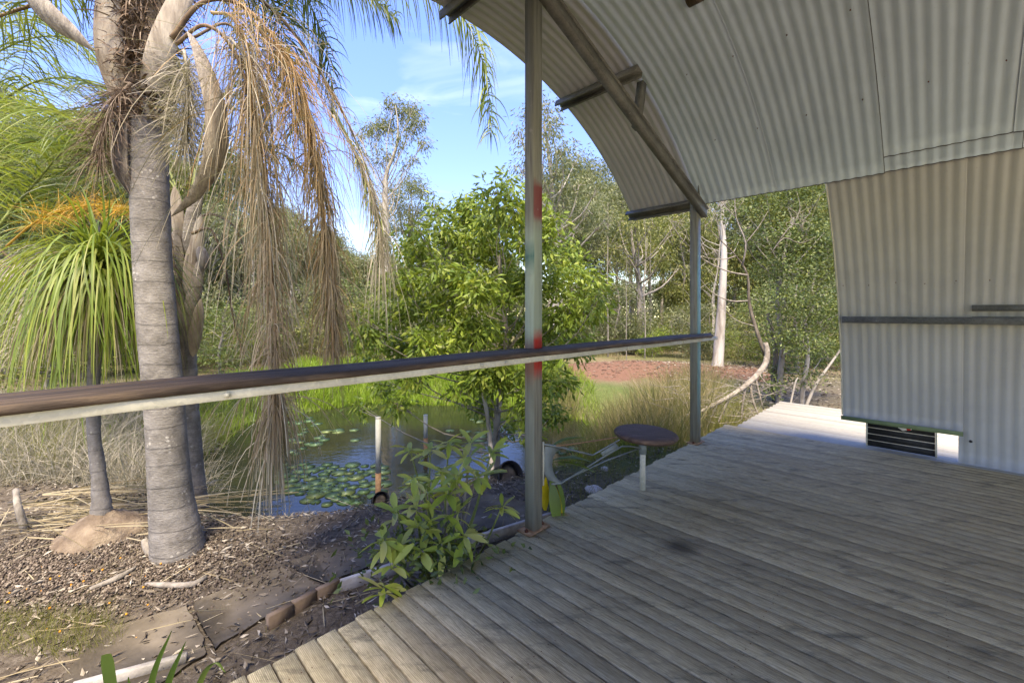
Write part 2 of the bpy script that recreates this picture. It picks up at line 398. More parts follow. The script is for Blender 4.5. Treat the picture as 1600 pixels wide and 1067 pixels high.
# horizontal rails on the wall
uw = BC_U+math.sqrt(BR**2-(1.36-BC_Z)**2)
mb = MB(); cbox(mb, (uw-.075, V_BACK+.1, 1.312), (uw-.071, V_WALL-.03, 1.372), .001); cbox(mb, (uw-.071, V_BACK+.1, 1.372), (uw+.005, V_WALL-.03, 1.376), .001); cbox(mb, (uw-.071, V_BACK+.1, 1.312), (uw-.001, V_WALL-.03, 1.316), .001)
mb.build('wall_rail', M['dark_galv'], shelter)
mb = MB(); cbox(mb, (uw-.030, V_BACK+.1, 1.43), (uw-.026, -.20, 1.484), .001); cbox(mb, (uw-.075, V_BACK+.1, 1.379), (uw-.026, -.20, 1.383), .001)
mb.build('wall_rail', M['dark_galv'], shelter)
# purlins under the overhang: C sections
def csec(mb, u, z, v0, v1, ang, h=.062, wd=.10, t=.003):
    c, s = math.cos(ang), math.sin(ang)
    def place(lo, hi):
        m_ = MB(); cbox(m_, (lo[0], v0, lo[1]), (hi[0], v1, hi[1]), .0008); V = m_.V[0]
        x, zz = V[:, 0].copy(), V[:, 2].copy(); V[:, 0] = u+x*c-zz*s; V[:, 2] = z+x*s+zz*c
        mb.add(V, m_.Fc)
    place((-wd/2, -h), (-wd/2+t, 0)); place((wd/2-t, -h), (wd/2, 0)); place((-wd/2+t, -t), (wd/2-t, 0))
    place((-wd/2+t, -h), (-wd/2+.016, -h+t)); place((wd/2-.016, -h), (wd/2-t, -h+t))
for deg in (A_LAP+.6, 69.8, 93, 180-69.8, 180-A_LAP-.6):
    a = math.radians(deg); r = BR-.012; mb = MB(); csec(mb, BC_U+r*math.cos(a), BC_Z+r*math.sin(a), V_POST-.03, V_OUT+.02, a-math.pi/2)
    mb.build('purlin', M['dark_galv'], shelter)
# sloping beams from the middle post down to the outer posts
def prism_uz(mb, p0, p1, v0, v1, h, t=0):
    p0 = np.array(p0); p1 = np.array(p1); d = (p1-p0)/np.linalg.norm(p1-p0); nn = np.array([-d[1], d[0]])
    q = [p0-nn*h/2, p1-nn*h/2, p1+nn*h/2, p0+nn*h/2]
    V = [(a[0], vv, a[1]) for vv in (v0, v1) for a in q]
    mb.add(V, np.array([(0, 1, 2, 3), (7, 6, 5, 4), (0, 4, 5, 1), (1, 5, 6, 2), (2, 6, 7, 3), (3, 7, 4, 0)]))
def beam(p0, p1, name, h=.10, wd=.055):
    mb = MB(); v0 = V_POST-.043-wd
    prism_uz(mb, p0, p1, v0+.003, v0+wd, h-.008)                                # web box
    d = (np.array(p1)-np.array(p0)); d = d/np.linalg.norm(d); nn = np.array([-d[1], d[0]])
    for s in (-1, 1):
        o_ = nn*s*(h/2-.001); prism_uz(mb, np.array(p0)+o_, np.array(p1)+o_, v0-.012, v0+wd+.002, .006)
    return mb.build(name, M['dark_galv'], shelter)
UN, UF = 2.09, 4.72
beam((UN+.02, 3.50), (UF+.08, 2.50), 'beam'); beam((UN-.02, 3.50), (2*UN-UF-.08, 2.50), 'beam')
mb = MB(); prism_uz(mb, (3.52, 3.46), (3.42, 3.03), V_POST-.038, V_POST+.02, .07); mb.build('strut', M['dark_galv'], shelter)
mb = MB(); prism_uz(mb, (.88, 3.46), (.98, 3.03), V_POST-.038, V_POST+.02, .07); mb.build('strut', M['dark_galv'], shelter)
mb = MB(); mb.add([(UF-.06, V_POST-.045, 2.56), (UF+.05, V_POST-.045, 2.56), (UF-.02, V_POST-.045, 2.80), (UF-.06, V_POST-.041, 2.56), (UF+.05, V_POST-.041, 2.56), (UF-.02, V_POST-.041, 2.80)], [np.array([(0, 1, 2)]), np.array([(5, 4, 3)]), np.array([(0, 3, 4, 1), (1, 4, 5, 2), (2, 5, 3, 0)])])
mb.build('gusset', M['dark_galv'], shelter)
# screws through the roof
mb = MB()
for deg in (54, 66, 79, 92, 105):
    for k in range(9):
        v = V_POST-.35-.37*k; a = math.radians(deg); r = BR-.012
        c = (BC_U+r*math.cos(a), v, BC_Z+r*math.sin(a)); tube(mb, [c, (c[0]-.010*math.cos(a), v, c[2]-.010*math.sin(a))], .004, 6)
for k in range(14):
    v = .70-.10*k*2; a = math.radians(25+rnd.uniform(-.3, .3)); r = BR-.0
    c = (BC_U+r*math.cos(a), v, BC_Z+r*math.sin(a)); tube(mb, [c, (c[0]-.008*math.cos(a), v, c[2]-.008*math.sin(a))], .004, 6)
mb.build('screws', M['rustdark'], shelter, kind='stuff')
mb = MB(); uq = BC_U+math.sqrt(BR**2-(.21-BC_Z)**2)
tube(mb, [(uq-.014, -.20, .225), (uq-.004, -.20, .225)], .012, 10); mb.build('bolt', M['black'], shelter)

# posts
def post_mat(near):
    m, nt, b, o = mat_new('painted_post_near' if near else 'painted_post_far')
    tcn = N(nt, 'ShaderNodeTexCoord').outputs['Object']; sep = N(nt, 'ShaderNodeSeparateXYZ'); nt.links.new(tcn, sep.inputs[0])
    st = noise(nt, coords(nt, (30, 30, 1.5)), 2, 6); bl = noise(nt, coords(nt), 14, 5)
    z = math_(nt, 'ADD', sep.outputs[2], math_(nt, 'MULTIPLY', math_(nt, 'SUBTRACT', bl, .5), .10))
    zz = math_(nt, 'DIVIDE', z, 3.6)
    base = ramp(nt, st, [(.3, (.12, .12, .10)), (.7, (.25, .25, .215))])
    nx = N(nt, 'ShaderNodeTexCoord').outputs['Normal']; sn = N(nt, 'ShaderNodeSeparateXYZ'); nt.links.new(nx, sn.inputs[0])
    fu = rng_(nt, sn.outputs[0], -.6, -.4, 1, 0)        # face towards -u
    fv = rng_(nt, sn.outputs[1], -.6, -.4, 1, 0)        # face towards -v
    def zone(c, fac, a, b_, col, soft=.06, amt=1.0):
        up = rng_(nt, z, a-soft, a+soft, 0, amt); dn = rng_(nt, z, b_-soft, b_+soft, 1, 0)
        f = math_(nt, 'MULTIPLY', math_(nt, 'MULTIPLY', up, dn), fac); f = math_(nt, 'MULTIPLY', f, rng_(nt, st, .25, .6, .65, 1))
        return mixc(nt, f, c, col)
    if near:
        c = zone(base, fu, 1.22, 1.98, (.33, .42, .35), .10, .85); c = zone(c, fv, 1.22, 1.98, (.24, .31, .25), .05, .75)
        c = zone(c, fu, 1.72, 1.84, (.02, .11, .10), .06, .9)
        c = zone(c, fv, 2.02, 2.26, (.17, .02, .022), .03, .9)
        c = zone(c, fv, 1.02, 1.28, (.36, .012, .010), .045, .95); c = zone(c, fu, .98, 1.22, (.19, .085, .075), .05, .8)
        c = zone(c, fu, .0, .9, (.22, .255, .235), .15, .7)
    else:
        c = zone(base, fv, .4, 2.1, (.11, .28, .32), .25, .85); c = zone(c, fu, .8, 1.2, (.17, .19, .18), .2, .7)
    c = zone(c, 1.0, -.05, .03, (.16, .12, .08), .05, .8)
    c = mixc(nt, rng_(nt, bl, .66, .74, 0, .5), c, (.35, .34, .30))
    nt.links.new(c, b.inputs['Base Color']); b.inputs['Roughness'].default_value = .55; b.inputs['Specular IOR Level'].default_value = .25
    bump(nt, b, st, .0015); return m
def post(u, top, near, label):
    mb = MB(); cbox(mb, (-.0425, -.0425, .008), (.0425, .0425, top), .006)
    # open hole marks
    o = mb.build('post', post_mat(near), shelter, loc=(u, V_POST, 0)); o['label'] = label
    mb = MB(); cbox(mb, (-.10, -.06, .001), (.10, .055, .010), .002); mb.build('base_plate', M['rust'], o)
    for du in (-.078, .072):
        mb = MB(); lathe(mb, [(.013, .010), (.013, .020), (.007, .021), (.007, .028)], 6, (du, -.010, 0)); mb.build('bolt', M['rustdark'], o)
    return o
post(UN, BC_Z+BR-.03, True, 'tall steel post with red and green paint patches')
post(UF, 2.63, False, 'shorter steel post with a blue green painted side')
post(2*UN-UF, 2.63, False, 'steel post at the unseen end of the bar')

# dark fitting hanging from the vault
f = empty('ceiling_fitting', 'dark rounded metal fitting hanging under the curved roof at the top edge', 'fitting', P(1106, -14, 3.0), R45)
mb = MB(); V = []
for s in (0, 1):
    for i in range(13):
        a = -math.pi*i/12; V.append((-.055*math.cos(a), .14*s, .055*.75*math.sin(a)-.0))
k = 13; mb.add(V, [np.arange(13)[None], (np.arange(13)[::-1]+13)[None], np.array([(i, i+13, i+14, i+1) for i in range(12)]+[(0, 12, 25, 13)])]); mb.build('cover', M['timber_dark'], f)
mb = MB(); tube(mb, [(0, .07, -.01), (0, .07, .30)], .010, 8); mb.build('stem', M['dark_galv'], f)

# ------------------------------------------------------------------ deck, board by board
deck = empty('deck', 'x', 'x', (0, 0, 0), R45); del deck['label']; del deck['category']; deck['kind'] = 'structure'
def board_mesh(nm, v0, v1, mat):
    mb = MB(); cbox(mb, (-.0411, v0, -.022), (.0411, v1, 0), .0035); return mb.mesh(nm, mat)
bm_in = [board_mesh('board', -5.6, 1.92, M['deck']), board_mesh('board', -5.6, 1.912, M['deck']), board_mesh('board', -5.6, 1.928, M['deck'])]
bm_out = [board_mesh('board', -3.5, 1.795, M['deck_out']), board_mesh('board', -3.5, 1.81, M['deck_out'])]
BP = .0885; u = .14-.0885*62; k = 0  # boards far to the left are unseen, added to bounce light
while u < 5.80:
    o = link('board', bm_in[k % 3], deck, (u+rnd.uniform(-.001, .001), 0, rnd.uniform(-.0015, .0015))); u += BP; k += 1
u0 = u
while u < 7.85:
    o = link('board', bm_out[k % 2], deck, (u+rnd.uniform(-.001, .001), 0, -.002+rnd.uniform(-.0015, .0015))); u += BP; k += 1
M['joist'] = simple('joist_timber', (.05, .04, .03), (.12, .10, .08), 8, .9)
for vv in (1.80, 1.2, .6, 0, -.6, -1.2, -2.4, -3.4, -4.4, -5.4):
    mb = MB(); cbox(mb, (-5.3, vv-.045, -.20), (7.86 if vv < 1.79 else 5.78, vv, -.0235), .002)
    if vv > 1.79: cbox(mb, (5.82, vv-.10, -.20), (7.86, vv-.055, -.0255), .002)
    mb.build('joist', M['joist'], deck)

mb = MB(); hx = np.array([(math.cos(a), math.sin(a)) for a in np.arange(6)*math.pi/3])*.0028
for o_b in [c for c in deck.children if c.name.startswith('board')]:
    for vv in (1.78, 1.18, .58, -.02, -.62, -1.22):
        for s_ in (-1, 1):
            x0, y0 = o_b.location.x+s_*.024+rnd.uniform(-.003, .003), vv+rnd.uniform(-.006, .006)
            mb.add([(x0+h[0], y0+h[1], .0022) for h in hx], np.arange(6)[None])
mb.build('nails', M['rustdark'], deck, kind='stuff')
# black slatted panel standing outside the wall
bp = empty('slatted_panel', 'low black slatted panel with a small sticker standing on the outer deck', 'panel', B(5.90, 0, 0), R45)
def bl(mb, a, b): cbox(mb, a, b, .002)
for k in range(6):
    mb = MB(); z = .006+.066*k; cbox(mb, (-.004, .035, z), (.012, .545, z+.060), .003); mb.build('slat', M['blackpl'], bp)
    mb = MB(); cbox(mb, (-.010, .036, z+.0605), (.000, .544, z+.0655), .001); mb.build('bead', M['galv'], bp)
for vv in (.020, .546):
    mb = MB(); cbox(mb, (-.014, vv, .002), (.016, vv+.014, .41), .002); mb.build('frame', M['galv'], bp)
st = MB(); U = -.012
def sticker(poly, mat):
    n = len(poly); mb = MB(); mb.add([(U, p[0], p[1]) for p in poly]+[(U+.006, p[0], p[1]) for p in poly], [np.arange(n)[None], (np.arange(n)[::-1]+n)[None], np.array([(i, i+n, (i+1) % n+n, (i+1) % n) for i in range(n)])]); return mb.build('sticker', mat, bp)
sticker([(.32, .275), (.22, .268), (.20, .240), (.27, .215), (.33, .262)], M['white']); U = -.0135
sticker([(.305, .270), (.245, .268), (.25, .250), (.29, .252)], M['orange']); U = -.0145; sticker([(.245, .246), (.212, .252), (.21, .232), (.235, .226)], M['red'])
U = -.016; sticker([(.29, .256), (.262, .259), (.268, .248)], M['green_trim'])

# ------------------------------------------------------------------ bar along the deck edge
bar = empty('bar_counter', 'long weathered timber bar top on a galvanised angle along the deck edge', 'bar counter', (0, 0, 0), R45)
ZB = 1.188
def plank(u0, u1, v0, v1, z, t, endtaper=0):
    mb = MB(); nu = 60; us = np.linspace(u0, u1, nu); prof = [(0, -.7), (.015, -1), (.985, -1), (1, -.7), (1, -.3), (.985, 0), (.03, 0), (0, -.25)]
    V = []
    for i, uu in enumerate(us):
        wob = .004*math.sin(uu*7.1)+.003*math.sin(uu*17.3)+.0015*rnd.uniform(-1, 1); wz = .002*math.sin(uu*5)
        cut = max(0, (uu-(u1-endtaper))/endtaper) if endtaper else 0
        a = v0+wob+cut*(v1-v0)*.92
        for q, h in prof:
            dz = -.004 if (rnd.random() < .06 and h == -1 and q < .1) else 0
            V.append((uu, a+(v1-a)*q, z+wz+h*t+dz))
    i = np.arange(nu-1)[:, None]*8; j = np.arange(8)[None]; kk = (j+1) % 8
    mb.add(V, [np.stack([i+j, i+8+j, i+8+kk, i+kk], -1).reshape(-1, 4), np.arange(8)[None], (np.arange(8)[::-1]+(nu-1)*8)[None]])
    return mb
plank(-1.3, 5.0, 1.66, 1.845, ZB, .026, .38).build('timber_top', M['timber_dark'], bar)
plank(-1.3, 4.72, 1.8475, 1.93, ZB-.002, .025).build('timber_top', M['timber_dark'], bar)
mb = MB(); cbox(mb, (-1.3, 1.672, 1.130), (4.76, 1.676, 1.161), .001); cbox(mb, (-1.3, 1.676, 1.157), (4.76, 1.742, 1.161), .001)
mb.build('steel_angle', M['galv'], bar)
for uu in (UN, UF):
    mb = MB(); cbox(mb, (uu-.05, 1.742, 1.128), (uu+.05, 1.846, 1.154), .002); mb.build('bracket', M['dark_galv'], bar)
for uu in (.335, 1.45, 1.62, 2.9, 3.9):
    mb = MB(); tube(mb, [(uu, 1.672, 1.146), (uu, 1.668, 1.146)], .011, 14); tube(mb, [(uu, 1.668, 1.146), (uu, 1.662, 1.146)], .007, 6); mb.build('bolt', M['galv'], bar)
M['lichen'] = simple('pale_spots', (.35, .32, .28), (.5, .47, .42), 20, .9)

# ------------------------------------------------------------------ swing-arm stool
SU, SV = 3.165, 1.685
stool = empty('swing_stool', 'round dark timber stool seat on a pipe with grey swing arm fixed to the post', 'stool', B(SU, SV, 0), 0)
o_ = np.array(B(SU, SV, 0)); p_ = np.array(B(UN+.043, V_POST-.03, 0))
M['seat'] = simple('stool_timber', (.04, .025, .020), (.16, .105, .08), 6, .6, 0, .004, (1, 9, 1), c3=(.085, .055, .043))
mb = MB(); prof = [(.01, .418), (.19, .418), (.225, .424), (.243, .438), (.248, .452), (.240, .464), (.222, .471), (.16, .472), (.05, .469), (.005, .469)]
lathe(mb, prof, 40, (.004, -.01, 0)); s_ = mb.build('seat', M['seat'], stool, smooth=True); s_.rotation_euler = (.01, .035, 0)
mb = MB(); tube(mb, [(0, 0, .001), (0, 0, .33)], .0225, 16); mb.build('pipe', M['galv'], stool, smooth=True)
mb = MB(); tube(mb, [(0, 0, .29), (0, 0, .385)], .030, 16); mb.build('sleeve', M['grey_paint'], stool, smooth=True)
mb = MB(); tube(mb, [(0, 0, .385), (0, 0, .420)], .020, 12); mb.build('spigot', M['blackpl'], stool, smooth=True)
def arm_pt(px, py):                    # on the upright plane through post and pipe
    a = (px-800)/F; dx, dy = o_[0]-p_[0], o_[1]-p_[1]
    t = (a*p_[1]-p_[0])/(dx-a*dy); d = p_[1]+t*dy
    return np.array((a*d, d, HC+(HZ-py)/F*d))-o_
pn = nrm(np.array([-(o_[1]-p_[1]), o_[0]-p_[0], 0.]))
def flat(poly_px, t, name, mat, off=0.0):
    q = [arm_pt(*p) for p in poly_px]; n = len(q); mb = MB()
    mb.add([p+pn*(off-t/2) for p in q]+[p+pn*(off+t/2) for p in q], [np.arange(n)[None], (np.arange(n)[::-1]+n)[None], np.array([(i, i+n, (i+1) % n+n, (i+1) % n) for i in range(n)])])
    return mb.build(name, mat, stool)
def strip(poly_px, r, name, mat=None, off=0.0):
    q = [arm_pt(*p)+pn*off for p in poly_px]; mb = MB(); tube(mb, q, r, 4); return mb.build(name, mat or M['grey_paint'], stool)
outer = [(850, 698), (849, 715), (849, 735), (852, 748), (862, 753), (876, 755)]; inner = [(870, 748), (864, 738), (861.5, 726), (863, 715), (868, 707), (875, 701), (872, 698)]
# the crescent is concave: build it as a strip of quads
oc = [(852, 697), (850, 706), (849, 718), (849.5, 730), (851, 741), (856, 749), (874, 756)]; ic = [(876, 701), (868, 706), (863.5, 715), (862, 725), (863.5, 735), (867, 744), (877, 753.5)]
mb = MB(); V = []
for t in (-.004, .004):
    for a, b_ in zip(oc, ic): V += [arm_pt(*a)+pn*t, arm_pt(*b_)+pn*t]
Q = [(2*i, 2*i+1, 2*i+3, 2*i+2) for i in range(6)]; Q2 = [tuple(x+14 for x in q[::-1]) for q in Q]
Q3 = [(2*i, 2*i+2, 2*i+16, 2*i+14) for i in range(6)]+[(2*i+1, 2*i+15, 2*i+17, 2*i+3) for i in range(6)]
mb.add(V, np.array(Q+Q2+Q3)); mb.build('hinge_plate', M['grey_paint'], stool)
strip([(848.5, 690), (848.5, 758)], .008, 'hinge_pin', M['galv'])
strip([(850, 694), (872, 698), (926, 711)], .0075, 'arm_bar'); strip([(926, 711), (968, 687)], .0065, 'arm_bar')
strip([(862, 756), (876, 755), (944, 713), (972, 697), (985, 697), (1003, 700)], .0075, 'arm_bar')
strip([(876, 757), (950, 722), (1003, 702)], .0065, 'arm_bar', off=.03)
flat([(938.5, 707), (962, 692.5), (968, 700), (943.5, 715)], .006, 'arm_plate', M['grey_paint'])
strip([(866, 697), (900, 693), (964, 683)], .005, 'tie_rod', M['rust'])
# ------------------------------------------------------------------ land and water
PCX, PCY, PRX, PRY, WZ = -2.1, 8.3, 3.55, 3.05, -1.0
def sstep(a, b, x): t = np.clip((x-a)/(b-a), 0, 1); return t*t*(3-2*t)
def vn(x, y, s, seed=0):
    x = np.asarray(x, float)*s+seed*7.3; y = np.asarray(y, float)*s+seed*3.1; r = 0
    for k, a in ((1, .5), (2.03, .28), (4.1, .14), (8.3, .08)):
        r = r+a*(np.sin(x*k+1.7*np.sin(y*k*.8+seed))*np.cos(y*k*1.1+1.3*np.sin(x*k*.7)))
    return r
def rho(x, y):
    x = np.asarray(x, float); y = np.asarray(y, float)
    an = np.arctan2((y-PCY)/PRY, (x-PCX)/PRX)
    return np.sqrt(((x-PCX)/PRX)**2+((y-PCY)/PRY)**2)/(1+.06*np.sin(3*an+1)+.04*np.sin(7*an))
def H(x, y):
    x = np.asarray(x, float); y = np.asarray(y, float); r = rho(x, y)
    land = -.42+.03*vn(x, y, .9)+.10*sstep(14, 40, y)*vn(x, y, .12, 2)
    bank = sstep(1.0, 1.42, r)
    h = -1.04+(land+1.04)*bank
    h = np.where(r < 1, -1.04-.55*(1-r)*2, h)
    h = h+.30*np.exp(-((x-3.9)/3.2)**2-((y-13.3)/1.5)**2)+.012*vn(x, y, 4, 3)*sstep(1, 1.1, r)
    h = h+.16*np.exp(-((x+3.35)/.55)**2-((y-3.8)/.42)**2)*0
    return h
def warp(n, lo, hi, c, k):
    t = np.linspace(math.asinh((lo-c)/k), math.asinh((hi-c)/k), n); return c+k*np.sinh(t)
xs = warp(300, -110, 110, -1, 3.0); ys = warp(300, -25, 170, 4.5, 2.6)
X, Y = np.meshgrid(xs, ys); Z = H(X, Y)
mb = MB(); i = np.arange(299)[:, None]*300; j = np.arange(299)[None]
mb.add(np.stack([X, Y, Z], -1).reshape(-1, 3), np.stack([i+j, i+j+1, i+301+j, i+300+j], -1).reshape(-1, 4))
def ground_mat():
    m, nt, b, o = mat_new('yard_ground')
    a = N(nt, 'ShaderNodeVertexColor', layer_name='zone'); sp = N(nt, 'ShaderNodeSeparateColor'); nt.links.new(a.outputs[0], sp.inputs[0])
    v = coords(nt); f = noise(nt, v, 22, 8, .75); g = noise(nt, v, 2.2, 6, .65); h = noise(nt, v, 70, 4, .7)
    mulch = ramp(nt, f, [(.30, (.042, .033, .025)), (.48, (.10, .082, .062)), (.62, (.17, .145, .115)), (.78, (.30, .265, .215))])
    mulch = mixc(nt, rng_(nt, g, .45, .65, 0, .55), mulch, (.13, .105, .078))
    grass = ramp(nt, f, [(.3, (.045, .060, .018)), (.6, (.10, .13, .04)), (.8, (.17, .16, .07))])
    dry = ramp(nt, f, [(.3, (.08, .065, .035)), (.6, (.19, .155, .09)), (.8, (.30, .25, .16))])
    red = ramp(nt, f, [(.3, (.11, .055, .037)), (.55, (.165, .09, .06)), (.8, (.24, .155, .11))])
    c = mixc(nt, sp.outputs[0], dry, mulch); c = mixc(nt, math_(nt, 'MULTIPLY', sp.outputs[1], rng_(nt, g, .2, .5, .5, 1)), c, grass); c = mixc(nt, sp.outputs[2], c, red)
    ag = N(nt, 'ShaderNodeAttribute', attribute_name='bounce_ground'); c = mixc(nt, ag.outputs['Fac'], c, ramp(nt, f, [(.3, (.26, .24, .21)), (.7, (.50, .47, .42))]))  # unseen pale ground behind the camera, added to bounce light inside
    nt.links.new(c, b.inputs['Base Color']); b.inputs['Roughness'].default_value = .95; b.inputs['Specular IOR Level'].default_value = .15
    bump(nt, b, math_(nt, 'ADD', f, math_(nt, 'MULTIPLY', h, .6)), .018); return m
g = mb.build('ground', ground_mat(), smooth=True); g['kind'] = 'structure'
xx, yy = X.ravel(), Y.ravel(); r_ = rho(xx, yy)
mul = (1-sstep(4.2, 5.4, yy+.6*vn(xx, yy, 1.2)))*(1-sstep(1.0, 4.0, xx)*.6)
mul = np.maximum(mul, sstep(5, 6, xx)*(1-sstep(10, 14, yy))*.8)
grs = np.clip(sstep(.1, -.3, np.abs(r_-1.35)-.35)+.5*sstep(5, 9, yy)*(vn(xx, yy, .5) > -.05), 0, 1)*(1-mul)
redz = sstep(.30, .62, np.exp(-((xx-4.3)/3.9)**4-((yy-13.0)/1.8)**4)+.28*vn(xx, yy, 3.1, 4)+.2*vn(xx, yy, 11, 8))+.35*np.exp(-((xx+4.2)/2.5)**2-((yy-15)/1.6)**2)
ca = g.data.color_attributes.new('zone', 'FLOAT_COLOR', 'POINT')
ca.data.foreach_set('color', np.stack([mul, grs, np.clip(redz, 0, 1), np.ones_like(mul)], -1).astype(np.float32).ravel())
gv = g.data.attributes.new('bounce_ground', 'FLOAT', 'POINT'); gv.data.foreach_set('value', (sstep(-5.0, -6.2, (yy-xx)*S2)*(np.hypot(xx, yy) < 30)).astype(np.float32))  # mask of the added bounce ground beyond the open back
# pond
an = np.linspace(0, 2*math.pi, 97)[:-1]
mb = MB(); mb.add(np.stack([PCX+PRX*1.14*np.cos(an), PCY+PRY*1.14*np.sin(an), np.full(96, WZ)], -1), np.arange(96)[None])
m, nt, b, o = mat_new('pond_water'); n_ = noise(nt, coords(nt), 1.1, 3); nt.links.new(ramp(nt, n_, [(.3, (.010, .013, .008)), (.7, (.022, .024, .012))]), b.inputs['Base Color'])
b.inputs['Roughness'].default_value = .025; b.inputs['IOR'].default_value = 1.33; b.inputs['Specular IOR Level'].default_value = .62; bump(nt, b, noise(nt, coords(nt, (1, 1.6, 1)), 4.5, 3), .0035)
o = mb.build('pond_water', m); o['kind'] = 'structure'

# ------------------------------------------------------------------ foliage colours
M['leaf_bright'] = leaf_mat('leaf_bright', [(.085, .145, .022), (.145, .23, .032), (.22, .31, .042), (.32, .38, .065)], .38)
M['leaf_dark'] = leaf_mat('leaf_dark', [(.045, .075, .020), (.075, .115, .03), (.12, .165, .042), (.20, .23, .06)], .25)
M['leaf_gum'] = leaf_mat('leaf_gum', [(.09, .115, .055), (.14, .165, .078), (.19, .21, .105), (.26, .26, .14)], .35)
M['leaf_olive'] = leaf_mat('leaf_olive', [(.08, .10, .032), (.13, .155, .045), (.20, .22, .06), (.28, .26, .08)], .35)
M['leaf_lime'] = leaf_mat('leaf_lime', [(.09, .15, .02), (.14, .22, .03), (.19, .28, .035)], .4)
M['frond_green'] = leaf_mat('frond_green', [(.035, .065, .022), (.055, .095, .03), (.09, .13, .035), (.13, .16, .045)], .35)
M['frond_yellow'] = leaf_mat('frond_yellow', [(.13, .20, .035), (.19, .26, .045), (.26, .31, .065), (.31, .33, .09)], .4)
M['frond_brown'] = leaf_mat('frond_brown', [(.19, .13, .085), (.31, .23, .16), (.42, .33, .24), (.54, .46, .35)], .25, .7, spec=.2)
M['frond_orange'] = leaf_mat('frond_orange', [(.26, .15, .07), (.38, .23, .11), (.46, .32, .18), (.52, .42, .28)], .3, .7, spec=.2)
M['frond_grey'] = leaf_mat('frond_grey', [(.20, .175, .13), (.31, .275, .215), (.42, .38, .31), (.52, .48, .40)], .2, .8, spec=.2)
M['straw'] = leaf_mat('straw', [(.20, .155, .09), (.30, .24, .15), (.40, .34, .22), (.48, .42, .30)], .25, .8, spec=.2)
M['reed'] = leaf_mat('reed', [(.12, .13, .05), (.20, .17, .08), (.30, .24, .13), (.38, .31, .20)], .3, .8, spec=.2)
M['litter'] = leaf_mat('litter', [(.07, .055, .042), (.14, .115, .088), (.25, .215, .17), (.45, .41, .34)], 0, .9, spec=.1)
M['grass_green'] = leaf_mat('grass_green', [(.14, .24, .022), (.20, .32, .03), (.27, .38, .04)], .4)
M['grass_olive'] = leaf_mat('grass_olive', [(.11, .12, .03), (.18, .18, .05), (.26, .23, .08)], .35)
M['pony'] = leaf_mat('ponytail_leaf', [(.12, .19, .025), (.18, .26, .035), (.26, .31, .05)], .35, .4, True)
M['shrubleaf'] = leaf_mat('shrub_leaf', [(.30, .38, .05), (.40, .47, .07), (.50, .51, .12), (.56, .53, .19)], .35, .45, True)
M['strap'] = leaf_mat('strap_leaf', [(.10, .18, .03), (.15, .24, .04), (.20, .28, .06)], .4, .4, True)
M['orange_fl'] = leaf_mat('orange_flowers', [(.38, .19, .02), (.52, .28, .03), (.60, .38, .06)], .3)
M['bark'] = simple('brown_bark', (.05, .04, .03), (.17, .145, .115), 14, .9, 0, .012, (1, 1, .3))
M['bark_pale'] = simple('pale_gum_bark', (.16, .14, .115), (.44, .41, .36), 7, .8, 0, .006, (1, 1, .4), c3=(.32, .29, .25))
M['bark_grey'] = simple('grey_bark', (.12, .105, .085), (.32, .29, .25), 12, .9, 0, .008, (1, 1, .4))
M['deadwood'] = simple('bleached_wood', (.12, .10, .08), (.34, .30, .25), 11, .9, 0, .012, c3=(.23, .20, .165))
M['bark_peel'] = simple('peeling_bark', (.10, .07, .05), (.50, .47, .43), 3.5, .85, 0, .008, (1, 1, .22), c3=(.36, .335, .30))

def gen_blobs(c, ext, n, s0, s1, r=None):
    r = r or rng; out = []
    for _ in range(n):
        d = nrm(r.normal(size=3)); q = r.uniform(.35, 1)**.5
        s = r.uniform(s0, s1); out.append((c[0]+d[0]*ext[0]*q, c[1]+d[1]*ext[1]*q, c[2]+d[2]*ext[2]*q, s, s, s*.75))
    return out
def crown(trunk, blobs, nclus, nleaf, ln, wd, csize, droop=.5, twig=.006, limb=.35, hs=(.4, 1), sides=5, bare=0.0):
    """limbs from a trunk path to every blob, twigs to clusters, leaves round the clusters"""
    wood, leaf = MB(), MB(); tp, tr = trunk
    tp = np.array(tp, float); n = len(tp)
    cum = np.concatenate([[0], np.cumsum(np.linalg.norm(np.diff(tp, axis=0), axis=1))]); cum /= cum[-1]
    C = []; 
    for bx, by, bz, rx, ry, rz in blobs:
        zt = (bz-tp[0][2])/(tp[-1][2]-tp[0][2]+1e-6)
        t = float(np.clip(min(zt*.72, zt-.06)+rng.uniform(-.06, .06), hs[0], hs[1]))
        s = np.array([np.interp(t, cum, tp[:, k]) for k in range(3)]); e = np.array((bx, by, bz)); L_ = np.linalg.norm(e-s)
        mid = s*.5+e*.5+np.array([0, 0, -.10*L_])+rng.normal(size=3)*.07*L_
        r0 = max(twig*1.6, np.interp(t, cum, tr)*limb)
        tube(wood, [s, mid, e], [r0, r0*.65, r0*.3], sides, smoothn=3, cap=False)
        m = max(3, int(nclus*(rx*ry*rz)**.66)); d = nrm(rng.normal(size=(m, 3)))
        q = rng.uniform(.25, 1.05, m)**.6; cc = e+d*q[:, None]*np.array([rx, ry, rz])
        for k in range(min(m, 9)): 
            a = e if k % 2 else mid*.3+e*.7
            tube(wood, [a, (a+cc[k])/2+rng.normal(size=3)*.06*rx, cc[k]], [r0*.3, twig, twig*.5], 4, cap=False)
        C.append(cc)
    tube(wood, tp, tr, 10, cap=False, smoothn=4, rough=.05)
    C = np.concatenate(C)
    if bare: C = C[rng.random(len(C)) > bare]
    c = np.repeat(C, nleaf, 0); n = len(c); off = rng.normal(size=(n, 3))*csize
    d = nrm(off*np.array([1, 1, .6])+rng.normal(size=(n, 3))*csize*.7+np.array([0, 0, -droop*csize*1.6]))
    leaves(leaf, c+off, d, ln*rng.uniform(.6, 1.3, n), wd*rng.uniform(.7, 1.2, n))
    return wood, leaf
